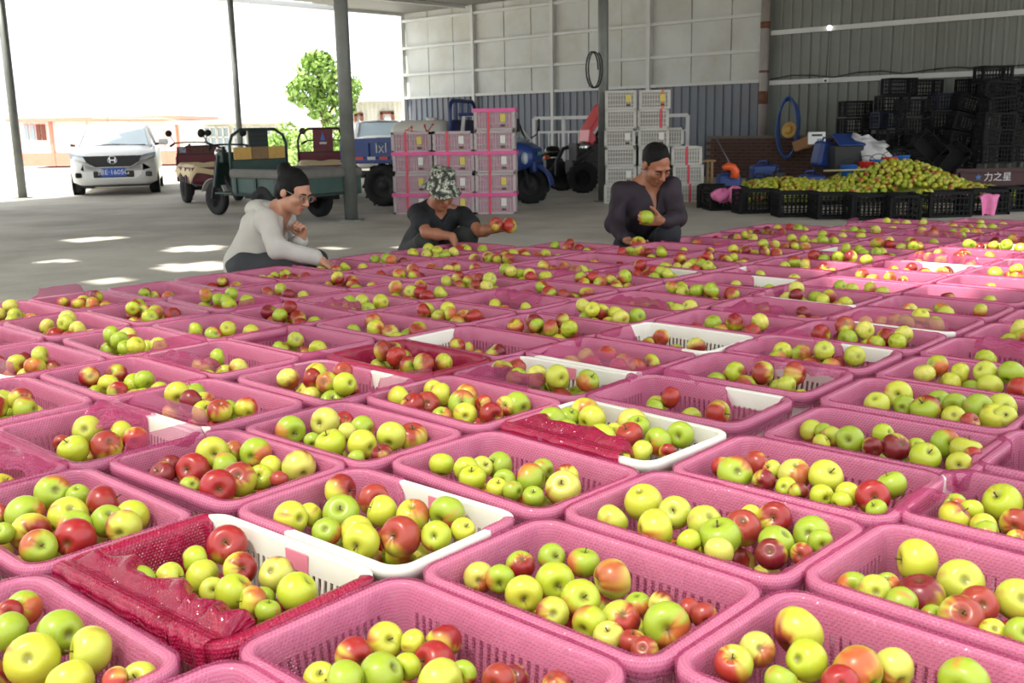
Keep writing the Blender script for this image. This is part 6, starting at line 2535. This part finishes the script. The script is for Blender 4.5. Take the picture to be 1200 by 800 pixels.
def hair_cap(c, R, s, h, grow=.009, plane=(.8, -.75, 0.0), bun=None):
    H = SDF(np.array(c) - .24 * s, np.array(c) + .24 * s, h)
    L = lambda p: np.array(c) + R @ (np.array(p) * s)
    H.ell(L((0, -.024, .036)), R, ((.077 + grow) * s, (.097 + grow) * s, (.093 + grow) * s), .01)
    if bun:
        H.ell(L((0, -.055, -.025)), R, (.078 * s, .055 * s, .06 * s), .02 * s)
        for x in (-1, 1):
            H.ell(L((x * .066, -.01, .02)), R, (.022 * s, .045 * s, .045 * s), .02 * s)
        H.ell(L(bun[0]), R, tuple(np.array(bun[1]) * s), .02 * s)
        H.ell(L((np.array(bun[0]) * .7)), R, (.035 * s, .035 * s, .035 * s), .03 * s)
    n = R @ np.array((0, -plane[1], -plane[0]))
    H.folds(.0022 * s, 8, 2.2)
    H.cut(L((0, 0, plane[2])), n)
    return H


def put_apple(p, r, k, label, rot, v=2):
    o = link('apple', NEAR_MESH[k][v], None, p, rot)
    o.scale = (r, r, r)
    tag(o, label, 'apple', 'apples held in hands')
    link('stem', ME_STEM, o)


m_hair = mat('black_hair', lin(11, 10, 10), .6, var=.3, vscale=70, bump=.6, bscale=90, spec=.2)
m_lips = mat('lips', lin(140, 74, 66), .5)
GZ = lambda p: Vector((p.x, p.y, .07))

# ---------------------------------------------------------------- woman in a pale hooded jacket
s = 1.24
Y = 7.35
J = dict(head=at(344, 225, 7.30), neck=at(327, 248, 7.38), chest=at(311, 271, 7.42), hip=at(291, 312, 7.5),
         Rsh=at(311, 257, 7.17), Rel=at(325, 291, 7.02), Rwr=at(372, 302, 7.08), Lsh=at(336, 259, 7.58), Lel=at(344, 291, 7.62), Lwr=at(353, 283, 7.36),
         Rhp=at(289, 315, 7.36), Rkn=at(362, 311, 7.20), Lhp=at(294, 314, 7.62), Lkn=at(370, 307, 7.64))
J['Ran'] = GZ(at(330, 330, 7.24))
J['Lan'] = GZ(at(335, 330, 7.66))
Rw = frame((.80, -.42, -.42), (.38, -.1, 1))
hs = {'R': ((.8, -.05, -.55), (-.1, .1, -1), .55, 1, .5), 'L': ((.2, -.2, 1), (-.5, -.6, 0), 1.25, -1, .8)}
sk_w = skin_mat('skin_woman', lin(176, 128, 104))
m_jk = mat('pale_grey_jacket', lin(176, 172, 165), .8, var=.06, vscale=10, bump=.15, bscale=120)
root, put, inv = person('woman with dark bun and glasses in pale grey hooded jacket squatting by the crates', J, s, Rw, sk_w, m_jk, mat('charcoal_trousers', lin(42, 44, 48), .8, var=.1, vscale=8), None, male=False, hand_spec=hs, seed=3)
c = J['head']
put(hair_cap(c, Rw, s, .0065, .005, (.8, -.60, -.035), ((0, -.105, .085), (.045, .045, .045))), 'hair', m_hair)
L = lambda p: Vector(np.array(c) + Rw @ (np.array(p) * s)) - root.location
fc = empty('face', (0, 0, 0))
fc.parent = root
face_parts(fc, np.array(c) - np.array(root.location), Rw, s, m_hair, m_lips)
gl = MB()
for x in (-1, 1):
    gl.tube([L((x * .034 + .024 * math.cos(t), .104, .004 + .018 * math.sin(t))) for t in np.linspace(0, 6.283, 15)[:-1]], .0022 * s, 5, closed=True)
    gl.tube([L((x * .058, .100, .008)), L((x * .08, .06, .012)), L((x * .086, 0, .012))], .002 * s, 5)
gl.tube([L((-.012, .108, .008)), L((.012, .108, .008))], .0022 * s, 5)
gl.build('glasses', mat('spectacle_wire', lin(150, 140, 130), .3, .6), root)
hd_ = SDF(np.array(J['neck']) - .3, np.array(J['neck']) + .3, .009)
nk, chs = np.array(J['neck']), np.array(J['chest'])
bk = -Rw[:, 1]
bk[2] = 0
bk /= np.linalg.norm(bk)
for t in np.linspace(-1.5, 1.5, 9):
    sd_ = np.array((-bk[1], bk[0], 0))
    a0 = nk + bk * .105 * math.cos(t) * s + sd_ * .098 * math.sin(t) * s + np.array((0, 0, .05 - .03 * abs(t)))
    hd_.ell(a0, np.eye(3), (.036 * s, .036 * s, .028 * s), .03)
hd_.ell(nk + bk * .155 * s + np.array((0, 0, .015)), np.eye(3), (.075 * s, .09 * s, .055 * s), .04)
hd_.folds(.004, 4)
put(hd_, 'hood', m_jk)
# hood cords
MB().tube([Vector(nk + Rw[:, 1] * .08 + np.array((0, -.08, -.04))) - root.location, Vector(nk + Rw[:, 1] * .12 + np.array((0, -.09, -.12))) - root.location, Vector(nk + Rw[:, 1] * .12 + np.array((0, -.1, -.2))) - root.location], .004, 5).build('hood_cord', mat('cord_grey', lin(110, 106, 104), .8), root)

# ---------------------------------------------------------------- man in camouflage bucket hat and black T-shirt
s = 1.22
J = dict(head=at(517, 224, 8.46), neck=at(512, 242, 8.56), chest=at(509, 262, 8.62), hip=at(489, 298, 8.80),
         Rsh=at(489, 249, 8.52), Rel=at(500, 273, 8.26), Rwr=at(530, 277, 8.16), Lsh=at(541, 251, 8.62), Lel=at(562, 271, 8.40), Lwr=at(577, 269, 8.26),
         Rhp=at(484, 300, 8.68), Rkn=at(500, 284, 8.32), Lhp=at(500, 300, 8.84), Lkn=at(548, 276, 8.48))
J['Ran'] = GZ(at(497, 300, 8.42))
J['Lan'] = GZ(at(545, 300, 8.60))
Rm = frame((.40, -.78, -.42), (.2, -.25, 1))
hs = {'R': ((.35, -.2, -.95), (-.4, .1, -.3), .35, 1, .35), 'L': ((.85, -.2, .05), (.1, -.25, 1), .75, -1, .7)}
sk_m = skin_mat('skin_tanned', lin(150, 98, 72))
m_tee = mat('black_tee', lin(16, 18, 21), .8, var=.1, vscale=8)
root, put, inv = person('man in camouflage bucket hat and black T-shirt squatting and sorting apples', J, s, Rm, sk_m, m_tee, mat('dark_olive_trousers', lin(40, 42, 38), .85, var=.1, vscale=8), None, sleeve='short', hand_spec=hs, seed=11, vneck=False)
c = J['head']
put(hair_cap(c, Rm, s, .008, .005, (.8, -.6, -.02)), 'hair', m_hair)
fc = empty('face', (0, 0, 0))
fc.parent = root
face_parts(fc, np.array(c) - np.array(root.location), Rm, s, m_hair, m_lips)
m_camo = bpy.data.materials.new('camouflage')
m_camo.use_nodes = True
_N, _K = m_camo.node_tree.nodes, m_camo.node_tree.links
tcx = _N.new('ShaderNodeTexCoord')
nzx = _N.new('ShaderNodeTexNoise')
nzx.inputs['Scale'].default_value = 26
nzx.inputs['Detail'].default_value = 3
rp = _N.new('ShaderNodeValToRGB')
rp.color_ramp.interpolation = 'CONSTANT'
cr = rp.color_ramp
cr.elements[0].color = lin(40, 44, 38)
cr.elements[1].position = .45
cr.elements[1].color = lin(92, 98, 84)
x_ = cr.elements.new(.55)
x_.color = lin(176, 178, 164)
x_ = cr.elements.new(.63)
x_.color = lin(60, 64, 54)
_K.new(tcx.outputs['Object'], nzx.inputs['Vector'])
_K.new(nzx.outputs['Fac'], rp.inputs['Fac'])
_K.new(rp.outputs['Color'], _N['Principled BSDF'].inputs['Base Color'])
_N['Principled BSDF'].inputs['Roughness'].default_value = .85
ht = MB()
Mh = Matrix.Translation(Vector(np.array(c) + Rm @ np.array((0, -.012, .038)) * s) - root.location) @ Matrix(Rm.tolist()).to_4x4() @ Matrix.Rotation(.12, 4, 'X')
rows = []
for (r, z) in ((.0, .118), (.05, .116), (.078, .105), (.088, .06), (.094, .012), (.115, -.008), (.135, -.03), (.140, -.036)):
    rows.append([tuple(Mh @ Vector((r * s * math.cos(a) * .95, r * s * math.sin(a) * 1.08, (z + (.012 * math.sin(3 * a + 1) + .008 * math.sin(5 * a) if r > .11 else .003 * math.sin(4 * a))) * s))) for a in np.linspace(0, 6.283, 31)[:-1]])
ht.grid(rows, True, True)
so = ht.build('bucket_hat', m_camo, root).modifiers.new('t', 'SOLIDIFY')
so.thickness = .006
put_apple(at(581, 263, 8.16), .057, 'r', 'dark red apple in the hat man\'s raised hand, nearer his wrist', (1, .3, 0))
put_apple(at(597, 264.5, 8.18), .060, 'h', 'yellow and orange apple at the fingertips of the hat man\'s raised hand', (.4, 1.2, 0))
put_apple(at(541, 294, 8.04), .055, 'h', 'orange-red apple under the hat man\'s lowered hand', (.3, .5, 0))

# ---------------------------------------------------------------- man in a dark purple shirt looking down at an apple
s = 1.32
J = dict(head=at(769, 193, 8.40), neck=at(757, 216, 8.54), chest=at(756, 243, 8.58), hip=at(752, 286, 8.80),
         Rsh=at(728, 224, 8.56), Rel=at(721, 264, 8.40), Rwr=at(731, 279, 8.20), Lsh=at(786, 219, 8.50), Lel=at(794, 256, 8.34), Lwr=at(777, 259, 8.12),
         Rhp=at(738, 290, 8.72), Rkn=at(733, 288, 8.30), Lhp=at(766, 290, 8.76), Lkn=at(784, 274, 8.26))
J['Ran'] = GZ(at(735, 300, 8.46))
J['Lan'] = GZ(at(783, 300, 8.44))
Rm = frame((.34, -.72, -.60), (.15, -.5, 1))
hs = {'R': ((.75, -.25, -.42), (.5, -.35, .5), .6, 1, .5), 'L': ((-.9, .12, .12), (-.1, -1, .15), .5, 1, .7)}
m_pur = mat('dark_purple_shirt', lin(33, 21, 33), .75, var=.12, vscale=8)
root, put, inv = person('man with cropped black hair in dark purple shirt squatting with two apples', J, s, Rm, sk_m, m_pur, mat('black_trousers', lin(30, 32, 38), .85, var=.1, vscale=8), None, hand_spec=hs, seed=21)
c = J['head']
put(hair_cap(c, Rm, s, .0065, .0035, (.80, -.62, -.028)), 'hair', m_hair)
fc = empty('face', (0, 0, 0))
fc.parent = root
face_parts(fc, np.array(c) - np.array(root.location), Rm, s, m_hair, m_lips)
nk = np.array(J['neck'])
cl = MB()
for sg in (-1, 1):
    sd_ = Rm[:, 0] * sg
    cl.add([Vector(nk + sd_ * .03 * s + Rm[:, 1] * .07 * s + np.array((0, 0, -.05))) - root.location, Vector(nk + sd_ * .085 * s + Rm[:, 1] * .02 * s + np.array((0, 0, .01))) - root.location,
            Vector(nk + sd_ * .11 * s + Rm[:, 1] * .06 * s + np.array((0, 0, -.05))) - root.location, Vector(nk + sd_ * .05 * s + Rm[:, 1] * .10 * s + np.array((0, 0, -.10))) - root.location], [(0, 1, 2, 3)])
so = cl.build('collar', m_pur, root).modifiers.new('t', 'SOLIDIFY')
so.thickness = .01
put_apple(at(757, 255, 7.98), .062, 'b', 'yellow-green apple with red shoulder held up by the purple-shirt man', (-.4, .3, .5))
put_apple(at(748, 286, 8.06), .062, 'h', 'red and yellow apple in the purple-shirt man\'s lowered hand', (.6, -.4, .2))
